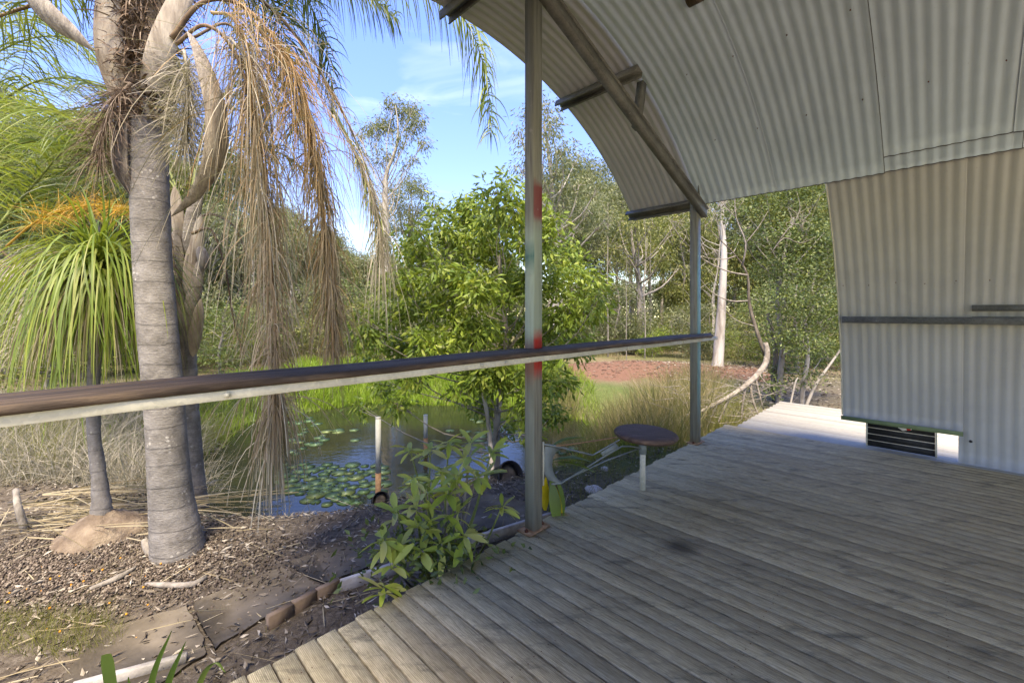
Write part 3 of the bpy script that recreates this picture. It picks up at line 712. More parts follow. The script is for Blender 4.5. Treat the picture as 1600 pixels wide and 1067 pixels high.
def tree(name, label, cat, wood, leaf, wm, lm, loc=(0, 0, 0), rotz=0, group=None, part=('trunk', 'crown')):
    t = empty(name, label, cat, loc, rotz, group)
    wood.build(part[0], wm, t, smooth=True)
    if leaf: leaf.build(part[1], lm, t, kind='stuff')
    return t
def copy_thing(src, label, loc, rotz, scale, group=None):
    r = src.copy(); COL.objects.link(r); r.location = loc; r.rotation_euler = (0, 0, rotz); r.scale = scale if hasattr(scale, '__len__') else (scale,)*3
    r['label'] = label
    if group: r['group'] = group
    for ch in list(src.children):
        c = ch.copy(); COL.objects.link(c); c.parent = r
    return r

# ---- far woodland: four prototypes, every tree an object of its own
def gum(h, seed, n, s0, s1, spread, base=.45, nleaf=20, nclus=60, ln=.24, wd=.065, cs=.30):
    global rng
    old = rng; rng = np.random.default_rng(seed)
    tp = [(0, 0, -.3)]+[(rng.normal()*.02*h*k/5, rng.normal()*.02*h*k/5, h*k/5*.93) for k in range(1, 6)]
    tr = np.linspace(h*.012, h*.003, 6)
    bl_ = gen_blobs((0, 0, h*(base+1)/2), (spread, spread, h*(1-base)/2*.92), n, s0, s1)
    w_, l_ = crown((tp, tr), bl_, nclus, nleaf, ln, wd, cs, .9, .009, .32)
    rng = old; return w_, l_
protos = []
specs = [('gum_tree', 11.5, 11, 22, .55, 1.15, 2.3, .42, 'bark_pale', 'leaf_gum'), ('gum_tree', 9.0, 12, 26, .6, 1.2, 2.2, .25, 'bark_grey', 'leaf_olive'), ('gum_tree', 8.0, 13, 26, .6, 1.3, 2.6, .18, 'bark', 'leaf_gum'), ('gum_tree', 12.5, 15, 20, .5, 1.1, 2.0, .5, 'bark_grey', 'leaf_gum')]
far = [  # px, distance, proto, scale
 (20,22,0,1.15),(85,26,1,1.2),(150,20,3,.95),(210,28,0,1.25),(270,24,1,1.15),(330,30,3,1.15),(380,22,2,1.0),(425,33,1,1.1),(470,27,2,.9),(-60,20,1,1.2),(-150,24,0,1.2),
 (515,30,1,.78),(560,38,2,.95),(655,34,1,.80),(700,30,0,.66),(735,38,0,.85),(770,33,2,.72),
 (905,21,0,.72),(930,30,0,1.15),(965,25,3,.80),(985,34,0,1.15),(1015,29,0,.95),(1035,27,3,.75),(1060,33,3,1.05),(880,28,3,1.05),(1065,22,1,.82),(1100,30,2,1.0),(1150,26,0,.8),(1195,24,1,.95),(1240,30,2,1.15),(1290,22,1,1.0),(1340,27,0,.9),(1400,25,2,1.1),
 (50,36,2,1.5),(180,40,1,1.6),(300,42,2,1.6),(440,44,1,1.3),(600,48,2,1.1),(860,42,0,1.35),(950,44,1,1.1),(1060,42,0,1.3),(1170,44,2,1.3),(1280,40,1,1.3),(700,50,2,1.0),(520,50,2,1.1),(790,50,1,1.0)]
adj = ['pale trunked gum', 'grey trunked leafy gum', 'bushy brown trunked gum', 'tall sparse grey gum']

def zone(px, d):
    """where a background plant stands, said by things one can find"""
    side = ('left of the green palm fronds' if px < 60 else 'behind the green palm fronds' if px < 200 else 'behind the two grey palm trunks' if px < 330 else 'behind the hanging brown fronds' if px < 540
        else 'between hanging fronds and bright leafy tree' if px < 690 else 'behind the bright leafy tree' if px < 830 else 'above the red earth mound' if px < 960 else 'left of the far post' if px < 1085 else 'just right of the far post' if px < 1170 else 'behind the dense dark tree' if px < 1260 else 'beyond the end of the metal wall')
    return side, ('nearest row' if d < 13 else 'front row' if d < 16 else 'near row' if d < 19.5 else 'second row' if d < 23 else 'middle row' if d < 27 else 'third row' if d < 31 else 'back row' if d < 40 else 'farthest row')
P4 = []
for s_i, (nm, h, seed, n, s0, s1, sp, base, wm, lm) in enumerate(specs):
    w_, l_ = gum(h, seed, n, s0, s1, sp, base); P4.append((w_.mesh('trunk', M[wm], True), l_.mesh('crown', M[lm])))
for px, d, k, s in far:
    x, y, _ = P(px, HZ, d); z = float(H(x, y)) if abs(x) < 100 else -.4
    t = empty('gum_tree', ('%s in the %s, %s' % (adj[k], zone(px, d)[1], zone(px, d)[0])), 'tree', (x, y, z), rnd.uniform(0, 6.28), 'gums of the far woodland'); t.scale = (s, s, s*rnd.uniform(.92, 1.06))
    link('trunk', P4[k][0], t); link('crown', P4[k][1], t, kind='stuff')
# the woodland that closes the view, one mass
mb = MB(); old = rng; rng = np.random.default_rng(77); n = 42000; an = rng.uniform(-1.35, 1.35, n); rr = rng.uniform(52, 68, n); x = rr*np.sin(an); y = rr*np.cos(an)
hh = 4.6+1.6*vn(an*60, rr*.0, .35)+1.2*vn(an*60, rr*0, 1.3, 2); z = -.5+hh*rng.random(n)**.8
leaves(mb, np.stack([x, y, z], -1), rng.normal(size=(n, 3)), rng.uniform(.4, .9, n), rng.uniform(.2, .4, n)); rng = old
tag(mb.build('distant_wood', M['leaf_gum'], None, kind='stuff'), 'hazy green woodland closing the view behind all the separate trees', 'woodland')
# thin saplings and shrubs of the understorey
rng2 = np.random.default_rng(3)
def bush(seed, h, r, n, nleaf, ln, wd, cs, lowest=.15):
    global rng
    old = rng; rng = np.random.default_rng(seed)
    tp = [(0, 0, -.15), (.03*h, 0, h*.3), (-.02*h, .02*h, h*.6), (0, 0, h*.85)]
    w_, l_ = crown((tp, np.linspace(.05, .015, 4)*h/2.5), gen_blobs((0, 0, h*.55), (r, r, h*(.5-lowest/2)), n, .28*r, .5*r), 75, nleaf, ln, wd, cs, .4, .005, .35, (.1, 1))
    rng = old; return w_, l_
BU = []
for sd, h, r, lm, ln in ((21, 2.6, 1.3, 'leaf_olive', .13), (22, 3.2, 1.4, 'leaf_dark', .12), (23, 2.0, 1.2, 'leaf_bright', .13), (24, 3.6, 1.5, 'leaf_gum', .15)):
    w_, l_ = bush(sd, h, r, 16, 14, ln, ln*.34, .16); BU.append((w_.mesh('stems', M['bark_grey'], True), l_.mesh('foliage', M[lm])))
bl4 = ['olive yellow shrub of the woodland edge', 'dark green shrub of the woodland edge', 'bright green shrub of the woodland edge', 'grey green shrub of the woodland edge']
bush_spots = [(-60,11,0,1.2),(15,13,3,1.2),(70,10.5,0,1.0),(130,12,1,1.1),(180,15,0,1.3),(235,13,3,1.1),(300,14,0,1.1),(345,12.5,1,.85),(375,16,2,1.1),(410,15,0,1.0),(455,18,3,1.1),(500,17,0,1.1),(540,19,1,1.1),(590,18,0,1.0),(640,20,3,1.1),(690,17,2,.9),(740,20,0,1.1),(880,18,3,1.0),(925,21,0,1.1),(965,19,3,.9),(1000,22,2,.9),(1020,18,2,.75),(1050,20,0,.85),(1085,17,3,.8),(1160,17,2,.8),(1200,15,0,.9),(1245,13,1,1.0),(1275,16,3,1.2),(1320,14,0,1.1),(1370,15,1,1.2),(120,19,3,1.5),(40,18,1,1.4),(260,20,2,1.4),(420,22,2,1.3),(560,24,0,1.3),(1110,23,0,1.2),(960,25,1,1.2),(860,24,2,1.2),(700,25,3,1.3),(330,24,3,1.5)]
for px, d, k, s in bush_spots:
    x, y, _ = P(px, HZ, d)
    t = empty('shrub', bl4[k].split(' of the')[0]+' in the %s, %s' % zone(px, d)[::-1], 'shrub', (x, y, float(H(x, y))-.05), rnd.uniform(0, 6.28), 'shrubs of the woodland edge'); t.scale = (s, s, s*rnd.uniform(.8, 1.1))
    link('stems', BU[k][0], t); link('foliage', BU[k][1], t, kind='stuff')
# bare saplings between
mb = MB(); tube(mb, [(0, 0, -.2), (.05, 0, 1.5), (-.04, .05, 3), (.06, 0, 4.6), (.0, 0, 6.2)], [.05, .042, .034, .025, .008], 6, smoothn=3)
for k in range(12):
    z = 2+k*.34; a = k*2.4; l_ = .9-.04*k; x0 = .02
    tube(mb, [(x0, 0, z), (x0+l_*.5*math.cos(a), l_*.5*math.sin(a), z+.25), (x0+l_*math.cos(a), l_*math.sin(a), z+.6)], [.014, .009, .003], 4)
sap = [mb.mesh('trunk', M['bark_grey'], True)]
mb = MB(); tube(mb, [(0, 0, -.2), (.2, 0, 1.2), (.15, .05, 2.4), (.5, 0, 3.6), (.7, 0, 5.0)], [.075, .06, .05, .04, .015], 6, smoothn=3)
for k in range(10):
    z = 1.6+k*.3; a = k*2.1; l_ = 1.2-.06*k; x0 = .2+.04*k
    tube(mb, [(x0, 0, z), (x0+l_*.5*math.cos(a), l_*.5*math.sin(a), z+.3), (x0+l_*math.cos(a), l_*math.sin(a), z+.5)], [.02, .012, .003], 4)
sap.append(mb.mesh('trunk', M['bark_pale'], True))
used_labels = set()
for k in range(46):
    px = rnd.uniform(-40, 1310) if k % 3 else rnd.uniform(930, 1110); d = rnd.uniform(14.5, 30); x, y, _ = P(px, HZ, d)
    lb = ['bare grey sapling in the %s, ', 'bare pale leaning sapling in the %s, '][k % 2] % zone(px, d)[1]+zone(px, d)[0]
    if lb in used_labels: continue
    used_labels.add(lb)
    o = link('sapling', sap[k % 2], None, (x, y, float(H(x, y))), rnd.uniform(0, 6.28)); s = rnd.uniform(.6, 1.15); o.scale = (s*.6, s*.6, s)
    tag(o, ['bare grey sapling in the %s, ', 'bare pale leaning sapling in the %s, '][k % 2] % zone(px, d)[1]+zone(px, d)[0], 'sapling', ['bare grey saplings', 'bare pale leaning saplings'][k % 2])

# ---- named trees
def at(px, py, d, o=(0, 0, 0)): a = P(px, py, d); return (a[0]-o[0], a[1]-o[1], a[2]-o[2])
def px_tree(name, label, base_px, d, trunk_px, tr, blobs_px, nclus, nleaf, ln, wd, cs, wm, lm, droop=.6, **kw):
    """trunk and blob centres given as points seen in the photo at a real distance; depth spread is random"""
    x, y, _ = P(base_px, HZ, d); z = float(H(x, y)); o = (x, y, z)
    tp = [(0, 0, -.2)]+[tuple(np.array(at(p[0], p[1], d+(p[2] if len(p) > 2 else 0)))-np.array(o)) for p in trunk_px]
    bl_ = []
    for b_ in blobs_px:
        px, py, rpx = b_[:3]; dd = d+(b_[3] if len(b_) > 3 else rng.uniform(-1, 1)*kw.get('depth', 1.2)); c = np.array(P(px, py, dd))-np.array(o); r = rpx/F*dd
        bl_.append((c[0], c[1], c[2], r, r, r*.8))
    w_, l_ = crown((tp, tr), bl_, nclus, nleaf, ln, wd, cs, droop, kw.get('twig', .006), kw.get('limb', .5), kw.get('hs', (.3, 1)), bare=kw.get('bare', 0))
    return tree(name, label, 'tree', w_, l_, M[wm], M[lm], o)
# tall slim gum against the sky
px_tree('gum_tree', 'tall slim gum with white trunk standing alone against the blue sky', 601, 24,
    [(601, 430), (602, 360), (602, 290), (606, 265), (618, 235), (622, 200), (618, 165)], np.array([.30, .26, .20, .15, .10, .08, .05, .02]),
    [(615,162,13),(600,190,12),(632,178,14),(648,165,10),(655,190,11),(590,205,12),(572,200,9),(563,212,9),(612,200,12),(640,205,11),(625,222,10),(660,222,8),(645,250,8),(595,250,9),(585,225,7),(607,245,8),(664,227,7),(560,240,5),(630,260,6),(648,180,9)],
    110, 18, .22, .06, .20, 'bark_pale', 'leaf_gum', 1.0, depth=1.4, twig=.009, limb=.25, hs=(.5, 1))
px_tree('gum_tree', 'round crowned gum behind the slim white gum, low against the sky', 640, 36,
    [(641, 430), (640, 370), (640, 320)], [.3, .25, .18, .08], [(640,290,20),(615,300,16),(662,300,14),(625,325,18),(655,330,16),(600,330,15),(680,322,10),(640,350,18),(610,360,18),(665,355,16)], 70, 18, .24, .07, .34, 'bark_grey', 'leaf_gum', .8, depth=2)
# feathery gum behind the middle post
px_tree('gum_tree', 'feathery pale green gum behind the tall post, beneath the roof edge', 868, 17,
    [(868, 470), (868, 400), (866, 330), (858, 250), (850, 190)], [.16, .14, .12, .09, .06, .03],
    [(850,165,16),(858,205,18),(835,230,18),(875,235,18),(900,250,15),(865,270,20),(840,290,18),(905,290,16),(930,300,13),(880,315,18),(920,330,14),(850,330,16),(815,210,12),(810,260,12),(945,345,12),(900,355,12),(860,190,12),(825,180,12)], 110, 18, .19, .05, .20, 'bark_pale', 'leaf_gum', 1.0, depth=1.5, twig=.01)
px_tree('gum_tree', 'wide spreading gum below the curved roof edge between the two posts', 1000, 19,
    [(1000, 500), (998, 440), (990, 395), (985, 350)], [.16, .14, .12, .08, .03],
    [(965,345,15),(990,350,18),(1020,350,20),(1045,370,18),(1000,380,18),(970,385,16),(1035,400,16),(1060,345,16),(945,400,12),(985,415,14),(1020,425,14),(1060,420,14)], 70, 18, .19, .055, .24, 'bark_grey', 'leaf_olive', .8, depth=2, twig=.01)
# white barked gum behind the far post
t = px_tree('gum_tree', 'stout white gum trunk with peeling brown base behind the far post', 1120, 13.5,
    [(1122, 560), (1126, 500), (1129, 450), (1131, 390), (1128, 330), (1135, 270)], [.19, .165, .14, .115, .09, .06, .03],
    [(1120,330,22),(1100,300,24),(1150,310,24),(1090,350,16),(1160,360,18),(1130,280,24),(1075,320,16)], 60, 14, .13, .04, .16, 'bark_peel', 'leaf_gum', .8, depth=1.0, twig=.006, limb=.14, hs=(.6, 1))
# the bright leafy tree by the pond
bb = [(775,300,26),(745,330,34),(800,330,34),(715,330,22),(690,360,26),(730,385,38),(785,390,40),(835,375,34),(865,350,22),(880,400,34),(850,440,40),(905,440,32),(925,480,26),(890,490,36),(800,450,42),(745,450,40),(690,430,34),(650,400,26),(625,440,30),(660,480,36),(610,490,28),(570,520,26),(620,540,32),(675,540,36),(735,520,40),(790,520,42),(850,530,38),(905,540,26),(580,555,20),(640,585,22),(600,600,16),(740,580,34),(790,590,36),(845,590,32),(880,600,18),(760,630,26),(820,640,26),(865,645,18),(720,610,18),(620,630,18),(570,640,14),(940,460,16),(630,385,18),(680,330,14),(660,365,18),(700,480,30),(840,310,18),(815,350,26),(775,350,26),(560,500,16),(605,455,22),(790,670,14),(830,675,12),(800,290,14)]
px_tree('leafy_tree', 'large bright green leafy tree on the near bank of the pond', 777, 6.4,
    [(776, 690), (778, 640), (790, 560), (788, 480), (780, 400)], [.060, .055, .05, .045, .035, .02], bb, 520, 14, .120, .042, .07, 'bark_grey', 'leaf_bright', .7, depth=.95, twig=.0035, limb=.3, hs=(.12, 1), bare=.22)
# second stem of that clump
mb = MB(); o0 = np.array(GZ(770, 745, -.62)); tube(mb, [(0, 0, -.1)]+[tuple(np.array(P(a, b_, 6.1))-o0) for a, b_ in ((766, 690), (760, 640), (748, 590), (735, 540))], [.036, .034, .03, .026, .018], 8, smoothn=3)
tag(mb.build('sapling', M['bark_pale'], None, True, tuple(o0)), 'thin pale stem beside the bright green tree at the pond', 'sapling')

# dense dark tree at the right, with the bleached branch bowing to the deck
db = [(1150,330,26),(1190,320,32),(1235,315,34),(1280,310,34),(1170,370,26),(1215,370,36),(1260,365,38),(1300,350,30),(1200,420,30),(1245,420,38),(1290,420,36),(1225,470,34),(1270,480,38),(1300,500,28),(1215,520,28),(1255,535,34),(1290,550,28),(1230,575,26),(1205,600,18),(1265,590,16),(1175,300,24),(1330,400,34),(1330,480,30),(1140,300,20),(1110,305,16),(1245,285,34),(1195,285,28),(1350,340,34),(1300,280,34)]
px_tree('dense_tree', 'dense dark green small leaved tree next to the curved metal wall', 1215, 8.6,
    [(1218, 600), (1222, 540), (1215, 470), (1225, 400), (1240, 340)], [.06, .055, .05, .045, .03, .02], db, 340, 15, .066, .032, .08, 'bark_grey', 'leaf_dark', .3, depth=.8, twig=.003, limb=.3, hs=(.1, 1))
dw = MB()
def tpx(mb, pts, rad, sides=7, off=(0, 0, 0), **kw): tube(mb, [tuple(np.array(P(*p))-np.array(off)) for p in pts], rad, sides, **kw)
ob = P(1160, 600, 7.2); fb = empty('fallen_branch', 'bleached forked branch arching from the dark tree down to the deck', 'branch', ob)
m1 = MB(); tpx(m1, [(1196,535,7.35),(1199,556,7.3),(1190,578,7.2),(1165,602,7.0),(1135,622,6.8),(1100,640,6.6),(1078,650,6.5)], [.034,.044,.046,.040,.033,.024,.014], 9, ob, smoothn=4, rough=.10); m1.build('limb', M['deadwood'], fb, smooth=True)
for pts, r in (([(1180,590,7.1),(1186,615,7.1),(1193,640,7.1)],.02),([(1172,597,7.05),(1176,625,7.05),(1188,655,7.0)],.024),([(1165,602,7.0),(1160,635,7.0),(1157,668,7.0)],.022),([(1140,618,6.85),(1130,640,6.8),(1118,668,6.8)],.035),([(1120,630,6.7),(1112,650,6.7),(1098,682,6.6)],.02),([(1186,585,7.1),(1196,598,7.1),(1204,604,7.1)],.014)):
    m1 = MB(); tpx(m1, pts, [r, r*.75, r*.35], 6, ob, smoothn=3, rough=.1); m1.build('prong', M['deadwood'], fb, smooth=True)
m1 = MB()
for k in range(130):
    a = rnd.uniform(1045, 1200); b_ = 600+rnd.uniform(0, 75); l_ = rnd.uniform(15, 70); s_ = rnd.choice((-1, 1)); d = rnd.uniform(6.2, 7.6)
    tpx(m1, [(a, b_, d), (a+s_*l_*.5, b_+rnd.uniform(-14, 10), d+.2), (a+s_*l_, b_+rnd.uniform(-26, 12), d+.3)], [.005, .004, .0015], 4, ob)
m1.build('twigs', M['deadwood'], fb, kind='stuff')
# bare white boughs above it
dt = empty('bare_tree', 'bare whitish branching tree in front of the dark foliage', 'tree', P(1165, 560, 7.7)); od = P(1165, 560, 7.7)
m1 = MB()
tpx(m1, [(1196,556,7.5),(1180,510,7.6),(1170,470,7.7),(1168,430,7.7),(1150,400,7.8),(1125,375,7.8),(1100,350,7.9)], [.034,.030,.026,.018,.012,.008,.004], 8, od, smoothn=3, rough=.08); m1.build('trunk', M['bark'], dt, smooth=True); m1 = MB()
for pts, r in (([(1168,430,7.7),(1140,425,7.6),(1110,412,7.5),(1085,395,7.5)],.018),([(1160,415,7.7),(1165,380,7.6),(1150,340,7.6),(1148,300,7.6)],.018),([(1125,375,7.8),(1120,345,7.8),(1105,320,7.8)],.012),([(1150,400,7.8),(1130,405,7.8),(1095,400,7.8),(1062,370,7.7)],.012),([(1170,470,7.7),(1140,470,7.6),(1110,455,7.6),(1090,430,7.5)],.014),([(1062,370,7.7),(1050,350,7.7),(1040,330,7.7)],.007),([(1110,412,7.5),(1090,370,7.5),(1075,340,7.5)],.009),([(1150,340,7.6),(1130,320,7.6),(1118,300,7.6)],.009),([(1165,380,7.6),(1185,355,7.6),(1200,330,7.6)],.01),([(1180,510,7.6),(1150,500,7.5),(1125,478,7.5)],.01),([(1215,380,7.5),(1240,350,7.4),(1262,360,7.4)],.009),([(1205,395,7.5),(1225,372,7.4),(1250,380,7.4),(1275,370,7.4)],.009),([(1240,350,7.4),(1250,325,7.4),(1245,300,7.4)],.006)):
    tpx(m1, pts, list(np.linspace(r, r*.3, len(pts))), 5, od, smoothn=3)
for k in range(70):
    a, b_ = rnd.choice([(1100,350),(1120,345),(1085,395),(1062,370),(1148,330),(1110,412),(1130,320),(1245,350),(1262,362),(1225,372)]); a += rnd.uniform(-14, 14); b_ += rnd.uniform(-14, 14); l_ = rnd.uniform(12, 34)
    tpx(m1, [(a, b_, 7.7), (a+rnd.uniform(-1, 1)*l_*.6, b_-l_*.5, 7.7), (a+rnd.uniform(-1, 1)*l_, b_-l_, 7.75)], [.005, .004, .0015], 4, od)
m1.build('boughs', M['bark_grey'] if 0 else M['deadwood'], dt, smooth=True)
for lab, pts, r in (('pale straight trunk rising at the right end of the outer deck', [(1252,640,8.4),(1255,600,8.4),(1262,560,8.4),(1258,500,8.4)], .05), ('leaning pale trunk beside the metal wall above the outer deck', [(1256,632,8.2),(1275,600,8.2),(1295,572,8.3),(1318,540,8.3)], .03), ('short broken pale stick between the dark trunks behind the deck', [(1232,622,8.0),(1242,600,8.0),(1247,590,8.0)], .02), ('brown leaning trunk at the foot of the dark tree', [(1212,650,8.8),(1208,600,8.8),(1212,550,8.8),(1200,490,8.8)], .06)):
    o0 = np.array(P(*pts[0])); m1 = MB(); z0 = float(H(o0[0], o0[1])); pp = [(0, 0, z0-.05-o0[2])]+[tuple(np.array(P(*p))-o0) for p in pts[1:]]
    tube(m1, pp, list(np.linspace(r, r*.6, len(pp))), 8, smoothn=3, rough=.05)
    tag(m1.build('trunk', M['bark_pale' if 'pale' in lab else 'bark'], None, True, tuple(o0)), lab, 'tree trunk')
# ------------------------------------------------------------------ palms
def palm_bark(name, a, b_, c2, ringscale, spots=True):
    m, nt, b, o = mat_new(name); v = coords(nt); n = noise(nt, v, 9, 7, .7); fine = noise(nt, coords(nt, (1, 1, 4)), 30, 5, .7)
    sep = N(nt, 'ShaderNodeSeparateXYZ'); nt.links.new(v, sep.inputs[0])
    zz = math_(nt, 'ADD', math_(nt, 'MULTIPLY', sep.outputs[2], ringscale), math_(nt, 'MULTIPLY', noise(nt, coords(nt), 2.0, 2), .9))
    fr = math_(nt, 'FRACT', zz); ring = rng_(nt, fr, .0, .07, 1, 0)
    c = ramp(nt, n, [(.28, a), (.5, b_), (.75, c2)]); c = mixc(nt, rng_(nt, fine, .45, .75, 0, .45), c, tuple(x*.55 for x in a))
    c = mixc(nt, math_(nt, 'MULTIPLY', math_(nt, 'MULTIPLY', ring, rng_(nt, n, .35, .6, .15, 1)), .42), c, tuple(x*.45 for x in a))
    if spots:
        vo = N(nt, 'ShaderNodeTexVoronoi', feature='F1', _Scale=30); nt.links.new(coords(nt), vo.inputs['Vector']); msk = noise(nt, v, 5.5, 4)
        f = math_(nt, 'MULTIPLY', rng_(nt, math_(nt, 'ADD', vo.outputs['Distance'], math_(nt, 'MULTIPLY', fine, .25)), .40, .46, .8, 0), rng_(nt, msk, .55, .66, 0, 1))
        c = mixc(nt, f, c, (.48, .46, .42))
    nt.links.new(c, b.inputs['Base Color']); b.inputs['Roughness'].default_value = .9; b.inputs['Specular IOR Level'].default_value = .2
    bump(nt, b, math_(nt, 'ADD', math_(nt, 'MULTIPLY', ring, -.25), math_(nt, 'ADD', n, math_(nt, 'MULTIPLY', fine, .6))), .010); return m
M['palm_trunk'] = palm_bark('palm_trunk', (.115, .105, .092), (.20, .185, .168), (.29, .275, .255), 6.5)
M['palm_trunk2'] = palm_bark('palm_trunk_thin', (.11, .095, .08), (.21, .185, .155), (.34, .30, .26), 7.5)
M['boot'] = simple('leaf_base', (.13, .10, .075), (.40, .355, .29), 5, .8, 0, .006, (3, 3, .6), c3=(.26, .22, .175))
M['fibre_base'] = simple('fibrous_leaf_base', (.06, .042, .03), (.24, .19, .14), 9, .95, 0, .02, (6, 6, 1))
M['fibre'] = leaf_mat('palm_fibre', [(.07, .045, .03), (.14, .095, .065), (.24, .18, .13), (.32, .26, .2)], 0, .9, spec=.1)
M['spathe'] = simple('woody_spathe', (.13, .11, .09), (.36, .32, .27), 6, .8, 0, .008, (6, 6, 1), c3=(.24, .21, .175))
M['petiole'] = simple('green_petiole', (.12, .15, .04), (.22, .25, .08), 5, .55); M['petiole_b'] = simple('brown_petiole', (.07, .045, .03), (.22, .15, .09), 7, .8, bd=.003)

def trunk_rings(pts, rad, sides=28, ring=.15, amp=.05, k=14):
    pts = np.array(pts, float); rad = np.array(rad, float); pp = smooth_path(pts, k); t = np.linspace(0, len(pts)-1, len(pp)); r = np.interp(t, np.arange(len(pts)), rad)
    L_ = np.concatenate([[0], np.cumsum(np.linalg.norm(np.diff(pp, axis=0), axis=1))]); ph = (L_/ring) % 1
    r = r*(1+amp*(.5-ph)*.8-amp*.5*(ph > .86)); mb = MB(); tube(mb, pp, r, sides, rough=.008); return mb
def frond(parent, o, pts, mat, pet, n=70, ln=.55, wd=.03, grav=.32, start=.18, spread=1.0, seg=5, rr=.016, name='frond', curl=.1, jag=.15, thin=1):
    """arching rachis with two rows of hanging leaflets"""
    pp = smooth_path(np.array(pts, float), 8)-np.array(o); d = nrm(np.gradient(pp, axis=0)); m_ = len(pp)
    mb = MB(); tube(mb, pp, np.linspace(rr, rr*.18, m_), 6, mat=1)
    T = np.linspace(start, .995, n); T = np.concatenate([T, T+.004]); idx = T.clip(0, 1)*(m_-1)
    base = np.stack([np.interp(idx, np.arange(m_), pp[:, k]) for k in range(3)], -1); dd = nrm(np.stack([np.interp(idx, np.arange(m_), d[:, k]) for k in range(3)], -1))
    up = np.array([0, 0, 1.]); s = np.cross(dd, up+rng.normal(size=(len(dd), 3))*.05); s = nrm(s); sg = np.concatenate([np.ones(n), -np.ones(n)])[:, None]
    lay = rng.choice([-.5, .1, .6], size=(len(dd), 1))
    dr = nrm(s*sg*spread+dd*.55+up*lay*.5+rng.normal(size=dd.shape)*jag)
    L_ = ln*(np.sin(np.clip(T, 0, 1)*math.pi*.88+.28)**.6+.12)*rng.uniform(.75, 1.1, 2*n); L_ = np.nan_to_num(L_, nan=ln*.4)
    for _ in range(thin): blades(mb, base, dr, L_, wd*rng.uniform(.6, 1.15, 2*n), seg, grav*rng.uniform(.6, 1.4, 2*n), tip=.1)
    return mb.build(name, [M[mat], M[pet]], parent)
def PP(*a): return [P(*q) for q in a]
def shell(mb, pts, wd, dep, open_dir, k=16):
    """boat shaped woody spathe"""
    pp = smooth_path(np.array(pts, float), 6); n = len(pp); d = nrm(np.gradient(pp, axis=0)); t = np.linspace(0, 1, n); prof = (np.sin(math.pi*t**.75)**.8+.03)
    od = np.array(open_dir, float); V = []
    for layer in (0, .006):
        for i in range(n):
            n_ = nrm(od-d[i]*np.dot(od, d[i])); s = np.cross(d[i], n_)
            for j in range(9):
                a = math.pi*(j/8)*1.0; w_ = wd*prof[i]*.5; V.append(pp[i]+s*math.cos(a)*(w_-layer)-n_*math.sin(a)*(dep*prof[i]-layer))
    i = np.arange(n-1)[:, None]*9; j = np.arange(8)[None]; q = np.stack([i+j, i+j+1, i+10+j, i+9+j], -1).reshape(-1, 4)
    mb.add(np.array(V), [q, q[:, ::-1]+n*9])
def broom(parent, o, pts, mat, n, ln, grav=.4, wd=.004, spread=.7, name='flower_stalk', seg=4, start=.1, axis_r=.012):
    pp = smooth_path(np.array(pts, float), 8)-np.array(o); d = nrm(np.gradient(pp, axis=0)); mb = MB(); tube(mb, pp, np.linspace(axis_r, axis_r*.3, len(pp)), 6)
    ix = rng.uniform(start, 1, n)*(len(pp)-1); b_ = np.stack([np.interp(ix, np.arange(len(pp)), pp[:, k]) for k in range(3)], -1); di = d[ix.astype(int)]
    blades(mb, b_, di*.6+rng.normal(size=(n, 3))*spread, ln*rng.uniform(.5, 1.2, n), wd, seg, grav*rng.uniform(.3, 1.4, n), tip=.5)
    return mb.build(name, M[mat] if isinstance(mat, str) else mat, parent)

# -- the big queen palm
o1 = np.array(GZ(277, 868, -.44)); palm = empty('queen_palm', 'thick grey ringed palm trunk nearest the deck with hanging brown fronds', 'palm tree', tuple(o1))
D0 = o1[1]
def q(px, py, d): return tuple(np.array(P(px, py, d))-o1)
trunk_rings([(0, 0, -.10), q(278, 862, D0), q(275, 835, D0), q(268, 780, D0), q(262, 710, D0-.02), q(256, 620, D0-.03), q(247, 520, D0-.03), q(238, 400, D0), q(234, 300, D0), q(231, 215, D0+.02), q(231, 150, D0+.02)],
            [.185, .172, .163, .140, .128, .124, .125, .121, .122, .127, .13], ring=.13, amp=.010).build('trunk', M['palm_trunk'], palm, True)
# flared leaf bases
C1 = np.array(P(232, 150, D0+.02))
for k, (a, tx, ty, wd_) in enumerate([(0, 168, -30, .20), (1, 300, -40, .20), (2, 232, -60, .24), (3, 200, -50, .18), (4, 270, -70, .18)]):
    fr = -1 if k < 5 else 1; e = np.array(P(tx, ty, D0+.02+fr*(.16 if k in (0, 1) else -.04)))
    s = C1+np.array([(tx-232)/F*D0*.35, fr*-.0-.10*(1 if fr < 0 else -1), -.02+.05*(k % 3)]); m_ = s*.55+e*.45+np.array([0, -.05*(-fr), -.05]); mb = MB()
    shell(mb, [s-o1+np.array([0, 0, -.08]), s-o1, m_-o1, e-o1, e-o1+(e-m_)*.9], wd_*.95, .035, (0.1*(k-3), 1.0 if fr < 0 else -1, .1)); mb.build('leaf_base', M['boot'] if k < 2 else M['fibre_base'], palm, True)
